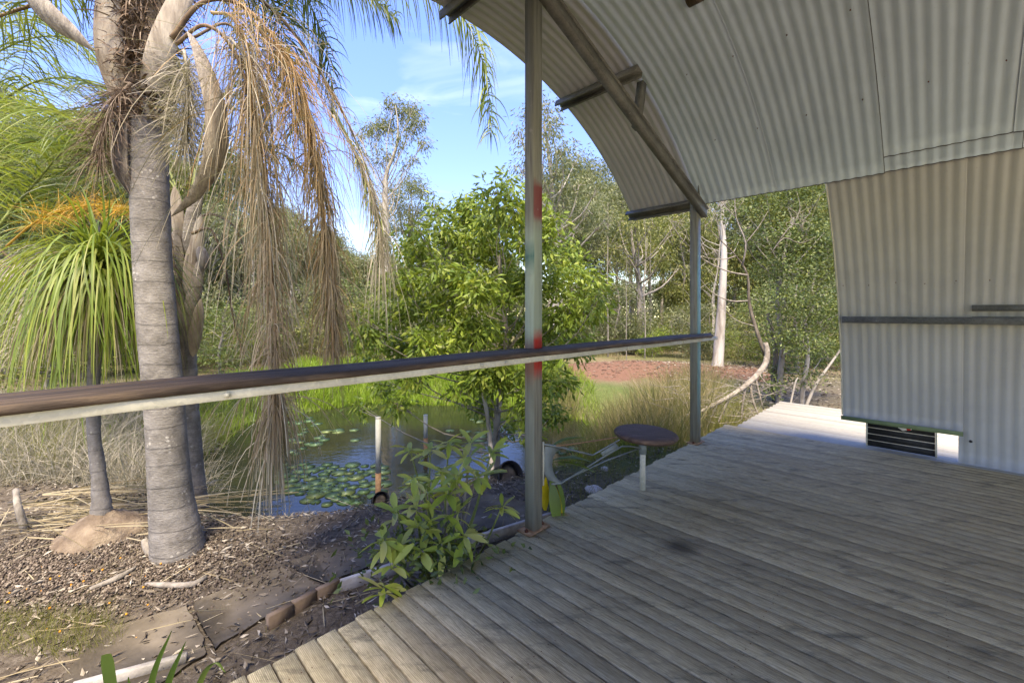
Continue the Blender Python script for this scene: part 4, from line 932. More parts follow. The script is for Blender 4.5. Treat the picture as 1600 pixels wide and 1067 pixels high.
# ragged fibre collar
mb = MB(); n = 900; th = rng.uniform(0, 2*math.pi, n); zz = rng.uniform(-.22, .30, n)
b_ = C1-o1+np.stack([np.cos(th)*.125, np.sin(th)*.125, zz], -1); di = np.stack([np.cos(th), np.sin(th), rng.uniform(-.8, 1.2, n)], -1)+rng.normal(size=(n, 3))*.5
blades(mb, b_, di, rng.uniform(.05, .18, n), rng.uniform(.006, .028, n), 4, rng.uniform(-.2, .6, n), tip=.3)
n = 5200; th = rng.uniform(0, 2*math.pi, n); zf = rng.uniform(.12, 1.1, n); b_ = C1-o1+np.stack([np.cos(th)*rng.uniform(.03, .13, n)*(1+zf*1.1), np.sin(th)*rng.uniform(.03, .13, n)*(1+zf*.5), zf], -1)
blades(mb, b_, rng.normal(size=(n, 3))+np.array([0, 0, .2]), rng.uniform(.08, .28, n), rng.uniform(.002, .016, n), 5, rng.uniform(0, .6, n), tip=.4)
mb.build('fibre_collar', M['fibre'], palm, kind='stuff')
# fronds
F1 = [ # points (px, py, distance)
 ([(262,20,3.2),(300,-70,3.4),(400,-110,3.8),(530,-70,4.3),(650,-35,4.6),(725,30,4.7),(760,120,4.8),(766,215,4.8)], 'frond_yellow', 'petiole', dict(n=150, ln=.66, wd=.024, grav=.5, jag=.12)),
 ([(262,0,3.2),(300,-90,3.5),(390,-120,4.0),(460,-40,4.4),(505,60,4.6),(525,170,4.7)], 'frond_green', 'petiole', dict(n=150, ln=.60, wd=.020, grav=.40)),
 ([(255,0,3.3),(290,-120,3.8),(390,-160,4.4),(480,-80,5.0),(560,-20,5.3),(620,30,5.4)], 'frond_green', 'petiole', dict(n=140, ln=.72, wd=.022, grav=.4)),
 ([(262,10,3.2),(310,-40,3.5),(380,-60,4.0),(430,10,4.3),(455,110,4.5),(465,220,4.6)], 'frond_green', 'petiole', dict(n=140, ln=.6, wd=.020, grav=.36)),
 ([(268,60,3.1),(315,5,3.1),(370,5,3.15),(420,50,3.2),(462,120,3.25),(487,210,3.3),(503,330,3.3),(514,460,3.3),(522,560,3.3)], 'frond_orange', 'petiole_b', dict(n=150, ln=.62, wd=.008, grav=.40, seg=8, rr=.018, thin=1, spread=1.1)),
 ([(275,70,3.0),(320,40,2.95),(365,80,2.95),(395,170,2.95),(413,290,3.0),(425,420,3.0),(432,540,3.0),(430,640,3.0)], 'frond_brown', 'petiole_b', dict(n=150, ln=.66, wd=.008, grav=.45, seg=8, rr=.014, thin=1, spread=.8)),
 ([(470,150,3.25),(490,230,3.3),(505,330,3.3),(518,440,3.3),(524,560,3.3)], 'frond_brown', 'petiole_b', dict(n=80, ln=.52, wd=.008, grav=.5, seg=7, rr=.010, thin=1, spread=.55, name='frond')),
 ([(300,60,3.3),(360,40,3.5),(410,120,3.6),(430,260,3.6),(440,420,3.6),(440,520,3.6)], 'frond_grey', 'petiole_b', dict(n=90, ln=.65, wd=.009, grav=.55, seg=6, rr=.012, thin=1, spread=.6)),
 ([(268,10,3.3),(340,-30,3.6),(430,20,4.0),(505,120,4.3),(560,230,4.5),(590,330,4.5),(598,420,4.5)], 'frond_grey', 'petiole_b', dict(n=80, ln=.50, wd=.010, grav=.6, seg=6, rr=.02, thin=1, spread=.3)),
 ([(520,170,4.4),(560,250,4.5),(586,330,4.5),(596,400,4.5)], 'frond_yellow', 'petiole', dict(n=60, ln=.42, wd=.016, grav=.5, spread=.5, name='frond')),
 ([(200,0,3.2),(150,-30,3.1),(60,5,3.0),(-30,40,2.9),(-120,120,2.8)], 'frond_green', 'petiole_b', dict(n=50, ln=.35, wd=.016, grav=.35, rr=.022)),
 ([(215,-10,3.4),(160,-120,3.8),(60,-160,4.2),(-60,-100,4.6),(-150,20,4.8)], 'frond_green', 'petiole', dict(n=80, ln=.7, wd=.022, grav=.45)),
 ([(225,20,3.5),(190,-60,4.0),(120,-60,4.5),(60,20,4.8),(30,130,5.0)], 'frond_green', 'petiole', dict(n=80, ln=.65, wd=.018, grav=.4)),
 ([(262,10,3.4),(330,-60,3.9),(380,-20,4.4),(400,80,4.7),(395,180,4.8)], 'frond_green', 'petiole', dict(n=80, ln=.6, wd=.018, grav=.35)),
 ([(250,-60,3.4),(320,-200,3.6),(480,-260,3.9),(640,-200,4.2),(760,-60,4.4)], 'frond_green', 'petiole', dict(n=80, ln=.55, wd=.02, grav=.4)),
]
for pts, m_, pt, kw in F1: frond(palm, o1, PP(*pts), m_, pt, **kw)
mb = MB(); shell(mb, [np.array(P(*p))-o1 for p in ((30, -60, 2.9), (55, -10, 2.9), (85, 25, 2.9), (118, 52, 2.9), (148, 80, 2.9))], .19, .07, (.3, .6, .6)); mb.build('spathe', M['spathe'], palm, True)
mb = MB(); shell(mb, [np.array(P(*p))-o1 for p in ((292, 50, 2.95), (312, 110, 2.86), (330, 180, 2.84), (326, 250, 2.84), (302, 300, 2.84), (268, 338, 2.84))], .20, .09, (-.8, -.2, .1)); mb.build('spathe', M['spathe'], palm, True)
mb = MB(); shell(mb, [np.array(P(*p))-o1 for p in ((198, 160, 3.15), (188, 220, 3.1), (190, 265, 3.1), (200, 290, 3.15), (212, 315, 3.2))], .09, .06, (.7, -.3, .1)); mb.build('spathe', M['spathe'], palm, True)
broom(palm, o1, PP((288, 80, 2.95), (294, 130, 2.86), (292, 190, 2.86), (288, 240, 2.86)), 'frond_grey', 1100, .30, .30, .0035, .8)
broom(palm, o1, PP((205, 130, 3.1), (178, 160, 3.1), (160, 210, 3.1), (155, 260, 3.1)), 'fibre', 900, .34, .3, .003, .9)
broom(palm, o1, PP((330, 20, 3.0), (365, 30, 3.0), (385, 100, 3.0), (388, 200, 3.0)), 'frond_orange', 130, .8, .50, .0055, .45, seg=7)
broom(palm, o1, PP((360, 60, 3.0), (385, 100, 2.98), (395, 200, 2.98), (400, 300, 2.98)), 'frond_grey', 300, 1.0, .38, .005, .65, seg=8)
broom(palm, o1, PP((400, 40, 3.1), (440, 90, 3.2), (470, 170, 3.25), (492, 260, 3.3)), 'frond_orange', 260, .75, .38, .0065, .6, seg=8)
broom(palm, o1, PP((520, 180, 4.3), (560, 250, 4.4), (588, 330, 4.4), (597, 400, 4.4)), 'frond_grey', 240, .8, .6, .006, .2, seg=6)
broom(palm, o1, PP((398, 200, 3.02), (415, 420, 3.02), (428, 600, 3.02), (430, 640, 3.02)), 'frond_brown', 250, .55, .6, .007, .42, seg=6)
broom(palm, o1, PP((500, 250, 3.35), (512, 400, 3.35), (525, 500, 3.35)), 'frond_brown', 240, .50, .6, .007, .42, seg=6)
broom(palm, o1, PP((400, 170, 3.0), (412, 280, 3.0), (424, 430, 3.0), (431, 600, 3.02), (428, 690, 3.02)), 'frond_brown', 300, .55, .8, .0055, .26, seg=7, start=0)
broom(palm, o1, PP((480, 190, 3.3), (502, 300, 3.3), (514, 430, 3.3), (524, 560, 3.3)), 'frond_brown', 240, .5, .8, .0055, .26, seg=7, start=0)
broom(palm, o1, PP((430, 560, 3.05), (432, 640, 3.05), (424, 700, 3.05)), 'frond_grey', 160, .5, .7, .008, .28, seg=6, name='frond_tip')

# -- thinner palm behind it
o2 = np.array(GZ(303, 793, -.55)); D2 = o2[1]; palm2 = empty('queen_palm', 'thinner palm with peeling old leaf bases right behind the big palm trunk', 'palm tree', tuple(o2))
def q2(px, py, d=D2): return tuple(np.array(P(px, py, d))-o2)
trunk_rings([(0, 0, -.10), q2(304, 785), q2(300, 740), q2(296, 660), q2(293, 600), q2(291, 520), q2(293, 430), q2(293, 350)], [.125, .115, .105, .09, .085, .085, .09, .10], 20, ring=.12, amp=.07).build('trunk', M['palm_trunk2'], palm2, True)
for k in range(11):
    y_ = 560-k*22; sx = (-1, 1, .3)[k % 3]; a = np.array(q2(293+sx*8, y_+20, D2-.09)); e = np.array(q2(293+sx*18, y_-50, D2-.13)); mb = MB()
    shell(mb, [a, (a+e)/2+np.array([0, -.01, -.02]), e, e+(e-a)*.3], .13, .03, (0, 1, 0)); mb.build('leaf_base', M['boot' if k % 2 else 'palm_trunk2'], palm2, True)
for pts, m_, kw in [([(296,330,4.2),(320,300,4.2),(350,285,4.2),(380,300,4.1),(400,340,4.1)], 'frond_green', dict(n=30, ln=.35)), ([(296,350,4.2),(325,335,4.2),(355,345,4.1),(375,370,4.1),(395,430,4.1)], 'frond_grey', dict(n=40, ln=.5, wd=.006)),
    ([(300,365,4.1),(330,360,4.1),(352,420,4.1),(365,500,4.1),(382,560,4.1)], 'frond_grey', dict(n=60, ln=.35, wd=.008)), ([(290,330,4.3),(260,280,4.4),(190,270,4.5),(120,310,4.6),(60,380,4.6)], 'frond_green', dict(n=60, ln=.55)), ([(296,330,4.3),(310,240,4.6),(330,170,5.0),(380,130,5.3),(420,170,5.5)], 'frond_green', dict(n=60, ln=.5)),
    ([(296,330,4.3),(330,250,4.4),(400,230,4.6),(470,260,4.8),(520,330,4.9)], 'frond_green', dict(n=60, ln=.5)), ([(290,330,4.3),(240,220,4.7),(170,180,5),(90,190,5.2),(30,250,5.3)], 'frond_yellow', dict(n=60, ln=.5))]:
    frond(palm2, o2, PP(*pts), m_, 'petiole' if 'grey' not in m_ else 'petiole_b', grav=.35, rr=.015, wd=kw.pop('wd', .018), **kw)
broom(palm2, o2, PP((265, 330, 4.1), (268, 420, 4.1), (270, 520, 4.1), (272, 590, 4.1)), 'fibre', 260, .3, .6, .005, .18)
mb = MB(); shell(mb, [np.array(q2(*p)) for p in ((312, 385, 4.05), (318, 405, 4.0), (316, 428, 4.0))], .10, .05, (-.2, 1, .2)); mb.build('spathe', M['spathe'], palm2, True)

# -- green palm beyond the left edge
o3 = np.array(P(-140, 780, 6.0)); o3[2] = -.5; palm3 = empty('queen_palm', 'lush yellow green palm fronds arching in from the left edge behind the big trunk', 'palm tree', tuple(o3))
top3 = np.array(P(-120, 330, 5.8)); mb = trunk_rings([(0, 0, -.1), tuple((top3-o3)*.5+np.array([.05, 0, 0])), tuple(top3-o3)], [.16, .13, .12]); mb.build('trunk', M['palm_trunk2'], palm3, True)
for k, pts in enumerate([[(-110,320,5.8),(-40,200,5.6),(50,130,5.4),(140,130,5.3),(200,190,5.2)], [(-110,330,5.8),(-30,250,5.5),(60,220,5.2),(140,240,5.0),(200,290,4.9)], [(-110,340,5.8),(-20,300,5.6),(70,275,5.4),(150,270,5.3),(215,285,5.2)], [(-110,320,5.8),(-60,140,5.8),(20,70,5.9),(110,60,6.0),(190,110,6.1)],
    [(-10,365,4.9),(25,320,4.9),(60,280,4.9),(110,225,4.9),(170,185,4.9)], [(-110,320,5.8),(-50,220,6.3),(30,170,6.6),(120,180,6.8),(190,240,6.9)], [(-110,330,5.8),(-40,330,5.4),(30,340,5.2),(90,390,5.1),(120,460,5.1)], [(-110,320,5.8),(-30,180,5.2),(60,170,4.9),(130,200,4.8),(170,270,4.8)], [(-110,330,5.9),(-80,120,6.6),(0,40,6.9),(90,40,7.1),(160,110,7.2)], [(-110,330,5.9),(0,260,6.4),(100,230,6.8),(180,260,7.0),(240,330,7.1)]]):
    frond(palm3, o3, PP(*pts), ('frond_yellow', 'frond_yellow', 'frond_green', 'frond_yellow')[k % 4], 'petiole', n=95, ln=.62, wd=.022, grav=.22, rr=.02, spread=1.1, jag=.25)
broom(palm3, o3, PP((10, 385, 4.5), (60, 345, 4.3), (130, 322, 4.2), (195, 328, 4.1)), 'orange_fl', 520, .24, .14, .005, .9, 'flower_head', 4, .25)
frond(palm3, o3, PP((-60, 330, 4.9), (0, 390, 4.8), (30, 420, 4.8), (60, 470, 4.8), (60, 560, 4.8)), 'frond_grey', 'petiole_b', n=90, ln=.7, wd=.010, grav=.4, rr=.02)
frond(palm3, o3, PP((-60, 400, 4.7), (40, 420, 4.6), (85, 395, 4.5), (60, 480, 4.5), (10, 570, 4.5)), 'frond_grey', 'petiole_b', n=90, ln=.5, wd=.009, grav=.4, rr=.012)

# ------------------------------------------------------------------ ponytail palm
oP = np.array(GZ(158, 838, -.44)); DP = oP[1]; pony = empty('ponytail_palm', 'ponytail palm with a swollen base and a mop of hanging green strap leaves', 'ponytail palm', tuple(oP))
mb = MB(); pr = [(.33, -.06), (.32, .01), (.285, .06), (.23, .11), (.16, .15), (.10, .18), (.06, .22)]; lathe(mb, pr, 30); V = mb.V[0]; V[:, 0] *= 1+.12*np.sin(3*np.arctan2(V[:, 1], V[:, 0])); V[:, :2] *= (1+.04*rng.normal(size=(len(V), 1)))
mb.build('swollen_base', simple('swollen_base', (.10, .072, .05), (.25, .20, .145), 7, .95, 0, .02, c3=(.165, .125, .09)), pony, True)
def qp(px, py, d=DP): return tuple(np.array(P(px, py, d))-oP)
mb = MB(); tube(mb, [(0, 0, .18), qp(158, 780), qp(154, 740), qp(148, 690), qp(146, 640), qp(148, 560), qp(152, 470), qp(152, 410)], [.075, .060, .050, .045, .043, .042, .042, .04], 14, smoothn=5, rough=.07); mb.build('trunk', M['palm_trunk'], pony, True)
cP = np.array(qp(152, 415)); lv = []
for k in range(14):
    el = math.radians(80-k*9.5); mb = MB(); L_ = 1.28 if k > 2 else .9
    blades(mb, [(0, 0, 0)], [(math.cos(el), 0, math.sin(el))], L_*rnd.uniform(.9, 1.05), .025, 10, (.46 if k > 3 else .22), side=[(0, 1, 0)], tip=.08); lv.append(mb.mesh('leaf', M['pony']))
for k in range(285):
    kk = min(13, int(abs(rnd.gauss(6.0, 3.8)))); o = link('leaf', lv[kk], pony, tuple(cP+np.array([rnd.uniform(-.04, .04), rnd.uniform(-.04, .04), rnd.uniform(-.16, .12)-.008*kk])), 0)
    o.rotation_euler = (rnd.uniform(-.25, .25), rnd.uniform(-.1, .1), rnd.uniform(0, 6.283)); s = rnd.uniform(.62, 1.04); o.scale = (s, rnd.uniform(.7, 1.15), s)
mb = MB(); n = 320; th = rng.uniform(0, 6.28, n); blades(mb, cP+rng.normal(size=(n, 3))*.05, np.stack([np.cos(th), np.sin(th), rng.uniform(-.4, 1.2, n)], -1), rng.uniform(.9, 1.45, n), rng.uniform(.012, .02, n), 9, .4, side=np.stack([-np.sin(th), np.cos(th), th*0], -1), tip=.08); mb.build('inner_leaves', M['frond_yellow'], pony, kind='stuff')
mb = MB(); n = 400; th = rng.uniform(0, 6.28, n); blades(mb, cP+np.stack([np.cos(th)*.05, np.sin(th)*.05, rng.uniform(-.35, -.1, n)], -1), np.stack([np.cos(th), np.sin(th), rng.uniform(-.5, .3, n)], -1), rng.uniform(.5, .95, n), .012, 6, .6); mb.build('dry_skirt', M['straw'], pony, kind='stuff')

# ------------------------------------------------------------------ leafy shrub at the deck edge, each leaf an object
def leaf_mesh(ln, wd, fold, droop, mat):
    mb = MB(); n = 6; V = []; 
    for i in range(n+1):
        t = i/n; w_ = wd*math.sin(math.pi*min(1, t*.86+.06)**1.25)*.5; w_ = max(w_, .0015); x = ln*t; z = -droop*ln*t*t
        V += [(x, -w_, z+fold*w_), (x, 0, z), (x, w_, z+fold*w_)]
    Q = []
    for i in range(n): Q += [(3*i, 3*i+3, 3*i+4, 3*i+1), (3*i+1, 3*i+4, 3*i+5, 3*i+2)]
    mb.add(V, np.array(Q)); return mb.mesh('leaf', mat, True)
LM = [leaf_mesh(.145, .044, .35, dr, M['shrubleaf']) for dr in (.05, .2, .38)]
oS = np.array(GZ(690, 905, -.44)); shrub = empty('shrub', 'yellow green shrub with whorled leaves growing against the near deck edge', 'shrub', tuple(oS))
heads = [(600,840,2.35),(625,850,2.4),(650,790,2.5),(648,745,2.7),(690,735,2.7),(715,742,2.6),(735,712,2.8),(768,705,2.9),(700,690,2.9),(745,745,2.7),(665,770,2.55),(620,800,2.6),(612,880,2.25),(725,835,2.45),(640,700,3.0),(700,770,2.6),(660,820,2.45),(760,740,2.9),(735,690,3.0),(672,700,2.9),(600,915,2.15),(660,860,2.35),(785,790,2.7),(715,800,2.6),(690,850,2.4)]
nl = 0
for k, hd in enumerate(heads):
    e = np.array(P(*hd))-oS; b0 = np.array([rnd.uniform(-.10, .10), rnd.uniform(-.08, .08), 0]); mb = MB(); mid = b0*.4+e*.6+np.array([0, 0, -.10]); 
    tube(mb, [b0+np.array([0, 0, -.05]), mid, e], [.010, .008, .0045], 6, smoothn=4); mb.build('stem', M['petiole' if k % 3 else 'bark_grey'], shrub, True)
    for j in range(rnd.randint(7, 11)):
        if nl >= 280: break
        nl += 1; o = link('leaf', LM[j % 3], shrub, tuple(e+np.array([0, 0, -.02*rnd.random()*j*.4]))); o.rotation_euler = (rnd.uniform(-.5, .5), rnd.uniform(-.75, .55), j*2.4+rnd.uniform(-.3, .3)); s = rnd.uniform(.65, 1.12); o.scale = (s, s, s)
mb = MB(); n = 520; c = np.array(P(668, 862, 2.5))-oS+rng.normal(size=(n, 3))*np.array([.20, .14, .10]); leaves(mb, c, rng.normal(size=(n, 3))+np.array([0, 0, .3]), .055, .024); mb.build('low_foliage', M['leaf_dark'], shrub, kind='stuff')
# small plant behind the swing arm
oT = np.array(GZ(858, 800, -.42)); tp_ = empty('young_plant', 'young plant with large green and yellow leaves behind the swing arm', 'plant', tuple(oT))
mb = MB(); e = np.array(P(862, 700, 3.05))-oT; tube(mb, [(0, 0, -.05), e*.5, e], [.010, .008, .005], 6); mb.build('stem', M['petiole'], tp_, True)
Mq = leaf_mesh(.30, .085, .3, .25, M['strap']); My = leaf_mesh(.24, .07, .3, .1, simple('yellow_leaf', (.50, .36, .01), (.62, .48, .03), 8, .5))
for j, (px, py, rz, ry, me_) in enumerate([(862,735,-.6,1.0,Mq),(860,720,.2,-.15,Mq),(858,700,.5,-.35,Mq),(862,722,-.1,-.05,Mq),(853,745,1.9,1.45,My),(860,745,-1.2,1.1,Mq),(868,760,-.6,1.3,My)]):
    o = link('leaf', me_, tp_, tuple(np.array(P(px, py, 3.05))-oT)); o.rotation_euler = (rnd.uniform(-.3, .3), ry, rz)
# strap leaves in front, at the bottom left
oA = np.array(GZ(215, 1200, -.42)); sp_ = empty('strap_plant', 'bright green strap leaved plant poking up at the bottom left corner', 'plant', tuple(oA))
for pts, wd_ in (([(188,1160,1.75),(176,1090,1.72),(166,1022,1.7)], .040), ([(225,1170,1.75),(238,1060,1.75),(268,985,1.75)], .024), ([(248,1160,1.75),(262,1070,1.75),(290,1002,1.75)], .026), ([(290,1140,1.8),(315,1060,1.8),(336,1035,1.8),(352,1050,1.8)], .022), ([(210,1150,1.7),(206,1090,1.7),(200,1058,1.7)], .018), ([(150,1150,1.7),(120,1100,1.7),(90,1090,1.7)], .02)):
    pp = smooth_path(np.array(PP(*pts)), 6)-oA; n = len(pp); mb = MB(); V = []
    for i in range(n):
        w_ = wd_*(1-(i/(n-1))**3)*.5+.001
        if wd_ > .035: w_ = wd_*.5*(1 if i < n-1 else .75)
        s = np.array([1, .35, 0])*w_; V += [pp[i]-s, pp[i]+np.array([0, .004, 0]), pp[i]+s]
    Q = []
    for i in range(n-1): Q += [(3*i, 3*i+1, 3*i+4, 3*i+3), (3*i+1, 3*i+2, 3*i+5, 3*i+4)]
    mb.add(np.array(V), np.array(Q)); mb.build('leaf', M['strap'], sp_, True)

# ------------------------------------------------------------------ lily pads
M['pad'] = leaf_mat('lily_pad', [(.08, .15, .06), (.11, .19, .08), (.14, .22, .10), (.19, .23, .07)], .1, .35, True, .5)
pads = []
for s in range(4):
    mb = MB(); n = 18; a = np.linspace(.16, 2*math.pi-.16, n); r = 1+.04*np.sin(5*a+s); V = [(0, 0, .004)]+[(r[i]*math.cos(a[i]), r[i]*math.sin(a[i]), .004+.05*(rnd.random()*.4)) for i in range(n)]
    V += [(x*.99, y*.99, z-.03) for x, y, z in V]; mb.add(V, [np.array([(0, i, i+1) for i in range(1, n)]), np.array([(i, i+n+1, i+n+2, i+1) for i in range(1, n)])]); pads.append(mb.mesh('lily_pad', M['pad']))
rects = [(440, 600, 725, 775, 62), (440, 500, 650, 712, 20), (505, 560, 672, 690, 7), (620, 700, 735, 765, 10), (700, 760, 655, 690, 8), (860, 900, 700, 720, 5), (480, 560, 770, 788, 8)]
pl = []
for x0, x1, y0, y1, n in rects:
    k = 0; tries = 0
    while k < n and tries < n*30:
        tries += 1; g_ = GZ(rnd.uniform(x0, x1), rnd.uniform(y0, y1), WZ)
        if rho(g_[0], g_[1]) > 1.0 or any((g_[0]-a[0])**2+(g_[1]-a[1])**2 < .13**2 for a in pl): continue
        pl.append(g_); k += 1; s = rnd.uniform(.06, .125)
        o = link('lily_pad', pads[k % 4], None, (g_[0], g_[1], WZ+.006), rnd.uniform(0, 6.28)); o.scale = (s, s, .3)
        near = g_[1] < 6.6
        tag(o, 'flat green lily pad floating '+('in the dense patch at the near side of the pond' if near else 'among the scattered pads on the open pond'), 'lily pad', 'lily pads near the bank' if near else 'scattered lily pads')

# ------------------------------------------------------------------ stakes, edging, slabs and bits on the ground
for lab, px, top, bot, zb in (('taller white pipe with a rusty foot standing at the near pond edge', 591, 653, 776, -.95), ('shorter white pipe standing in the pond beyond the shrub', 665, 649, 712, -1.05)):
    g_ = GZ(px, bot, zb); d = g_[1]; zt = HC+(HZ-top)/F*d; t = empty('pipe_stake', lab, 'stake', (g_[0], g_[1], zb))
    mb = MB(); tube(mb, [(0, 0, .30), (0, 0, zt-zb)], .034, 14); tube(mb, [(0, 0, zt-zb), (0, 0, zt-zb+.012)], .037, 14); mb.build('pipe', simple('dirty_white_pipe', (.36, .36, .30), (.58, .57, .50), 6, .6), t, True)
    mb = MB(); tube(mb, [(0, 0, -.25), (0, 0, .31)], .036, 14); mb.build('rusty_foot', M['rust'], t, True)
def slab_poly(px_pts, z=-.402, t=.05):
    return [GZ(a, b_, z) for a, b_ in px_pts]
M['concrete'] = simple('dirty_concrete', (.065, .055, .042), (.18, .152, .115), 3.2, .95, 0, .006, c3=(.115, .096, .072), world=True, detail=9)
def slab(px_pts, lab):
    q_ = slab_poly(px_pts); c = np.mean(q_, 0); n = 0; pts = []
    for i in range(len(q_)):
        a, b_ = np.array(q_[i]), np.array(q_[(i+1) % len(q_)]); m_ = 7
        for k in range(m_): pts.append(a+(b_-a)*k/m_+np.array([rnd.uniform(-1, 1)*.012, rnd.uniform(-1, 1)*.012, 0]))
    pts = np.array(pts)-c; n = len(pts); mb = MB(); mb.add(np.vstack([pts, pts-np.array([0, 0, .09])]), [np.arange(n)[None], np.array([(i, i+n, (i+1) % n+n, (i+1) % n) for i in range(n)])[:, ::-1]])
    tag(mb.build('concrete_slab', M['concrete'], None, loc=tuple(c)), lab, 'paving slab', None)
slab([(95,1066),(150,985),(293,945),(326,1017),(250,1066)], 'dirty concrete slab at the lower left, half hidden under dark soil')
slab([(300,941),(440,885),(505,915),(415,962),(334,1012)], 'dirty concrete slab touching the end of the brown timber edging')
slab([(446,882),(520,845),(640,812),(690,838),(530,902),(512,911)], 'dirty concrete slab behind the middle of the timber edging')
slab([(648,810),(760,770),(850,790),(812,815),(700,838)], 'dirty concrete slab half hidden behind the shrub and the tall post')
M['timber_edge'] = simple('edging_timber', (.11, .08, .058), (.24, .175, .125), 7, .85, 0, .004); M['timber_pale'] = simple('weathered_edging', (.20, .185, .17), (.42, .40, .37), 9, .85, 0, .003)
def rail_piece(a, b_, w_, h_, z, mat, lab, name='edging_board'):
    A = np.array(GZ(*a, z)); B_ = np.array(GZ(*b_, z)); c = (A+B_)/2; L_ = np.linalg.norm(B_-A); mb = MB(); cbox(mb, (-L_/2, 0, -h_), (L_/2, w_, 0), .004)
    o = mb.build(name, M[mat], None, loc=tuple(c)); o.rotation_euler = (0, 0, math.atan2(B_[1]-A[1], B_[0]-A[0])); tag(o, lab, 'edging'); return o
rail_piece((421, 964), (459, 943), .04, .10, -.345, 'timber_edge', 'brown timber edging piece with the cut end, nearest the viewer')
rail_piece((460, 942), (496, 922), .04, .10, -.347, 'timber_edge', 'brown timber edging piece in the middle of three')
rail_piece((497, 922), (531, 905), .04, .10, -.345, 'timber_edge', 'brown timber edging piece joining the grey board')
rail_piece((532, 908), (690, 857), .035, .09, -.35, 'timber_pale', 'grey weathered edging board running behind the shrub')
rail_piece((722, 845), (913, 786), .035, .09, -.35, 'timber_pale', 'pale edging board running behind the tall post')
rail_piece((110, 1072), (290, 1024), .035, .06, -.36, 'timber_pale', 'weathered pale board lying at the bottom left corner')
def stick(pts, r, mat, lab, name='stick', cat='stick'):
    q_ = [np.array(GZ(a, b_, z)) for a, b_, z in pts]; c = q_[0]; mb = MB(); tube(mb, [p-c for p in q_], r, 6, smoothn=3, rough=.08); tag(mb.build(name, M[mat], None, True, tuple(c)), lab, cat)
stick([(140,920,-.40),(185,902,-.39),(212,886,-.39)], [.012, .022, .010], 'bark_grey', 'grey split stick lying in front of the palm trunk')
stick([(228,912,-.41),(262,914,-.40),(300,913,-.40),(322,902,-.40)], [.012, .02, .02, .014], 'bark_grey', 'flat grey piece of wood by the concrete path')
stick([(40,830,-.42),(28,790,-.2),(24,765,-.1)], [.03, .026, .02], 'bark_grey', 'short upright grey stump at the far left')
stick([(238,868,-.42),(228,850,-.36),(226,842,-.33)], [.035, .03, .02], 'bark_grey', 'little grey stub beside the palm foot')
stick([(858,746,-.5),(895,738,-.5)], [.05, .045], 'deadwood', 'short pale cut log lying beyond the swing arm', 'log', 'log')
stick([(1053,682,-.6),(1080,684,-.6)], [.05, .05], 'deadwood', 'cut log end beside the foot of the far post', 'log', 'log')
stick([(1038,668,-.4),(1062,655,-.3),(1078,648,-.2)], [.03, .035, .035], 'deadwood', 'pale broken branch end left of the far post')
for a, b_, s, lab in ((928, 764, .09, 'flat pale stone on the ground below the swing arm'), (945, 733, .05, 'small white stone beyond the swing arm'), (298, 858, .05, 'white scrap lying right of the palm foot')):
    g_ = GZ(a, b_, -.40); mb = MB(); lathe(mb, [(s*.9, -.02), (s, .0), (s*.85, .018), (s*.3, .022)], 9); mb.V[0][:, :2] *= 1+.15*rng.normal(size=(len(mb.V[0]), 1)); tag(mb.build('stone', M['lichen'], None, loc=g_), lab, 'stone')
# black pots
for lab, g_, s in (('black plastic pot tipped on its side beside the pond bank', GZ(788, 752, -.5), .15), ('black plastic pot at the foot of the white pipe', GZ(592, 790, -.75), .09)):
    t = empty('plant_pot', lab, 'pot', (g_[0], g_[1], g_[2]+.06)); t.rotation_euler = (1.1, .6, .3); mb = MB(); lathe(mb, [(s*.72, -s), (s*.95, s*.8), (s*1.05, s*.8), (s*1.05, s), (s*.97, s), (s*.9, s*.7), (s*.66, -s*.9)], 20); mb.build('pot', M['black'], t, True)
    mb = MB(); lathe(mb, [(s*.88, s*.5), (s*.5, s*.62), (.01, s*.6)], 14); mb.build('soil', M['bark'], t)

# ------------------------------------------------------------------ litter, nuts, straw, grasses
def scatter(n, xr, yr, keep=None):
    x = rng.uniform(*xr, n); y = rng.uniform(*yr, n); v_ = (y-x)*S2; u_ = (x+y)*S2
    k = (v_ > 2.0) | (u_ > 7.95) | (u_ < -1.4)
    if keep is not None: k &= keep(x, y)
    x, y = x[k], y[k]; return x, y, H(x, y)
land = lambda x, y: rho(x, y) > 1.02
x, y, z = scatter(26000, (-5.5, 3.5), (1.4, 6.2), lambda x, y: land(x, y) & (rng.random(len(x)) < .35+.65*(vn(x, y, 1.6) > -.1))); mb = MB(); n = len(x); th = rng.uniform(0, 6.28, n)
leaves(mb, np.stack([x, y, z+rng.uniform(.004, .03, n)], -1), np.stack([np.cos(th), np.sin(th), rng.normal(size=n)*.25], -1), rng.uniform(.02, .08, n), rng.uniform(.006, .022, n), .4)
x, y, z = scatter(16000, (4, 14), (-4, 16), lambda x, y: land(x, y)); n = len(x); th = rng.uniform(0, 6.28, n)
leaves(mb, np.stack([x, y, z+.01], -1), np.stack([np.cos(th), np.sin(th), rng.normal(size=n)*.2], -1), rng.uniform(.05, .14, n), rng.uniform(.02, .04, n), .3)
tag(mb.build('leaf_litter', M['litter'], None, kind='stuff'), 'brown dry leaf litter and bark chips covering the yard ground', 'leaf litter')
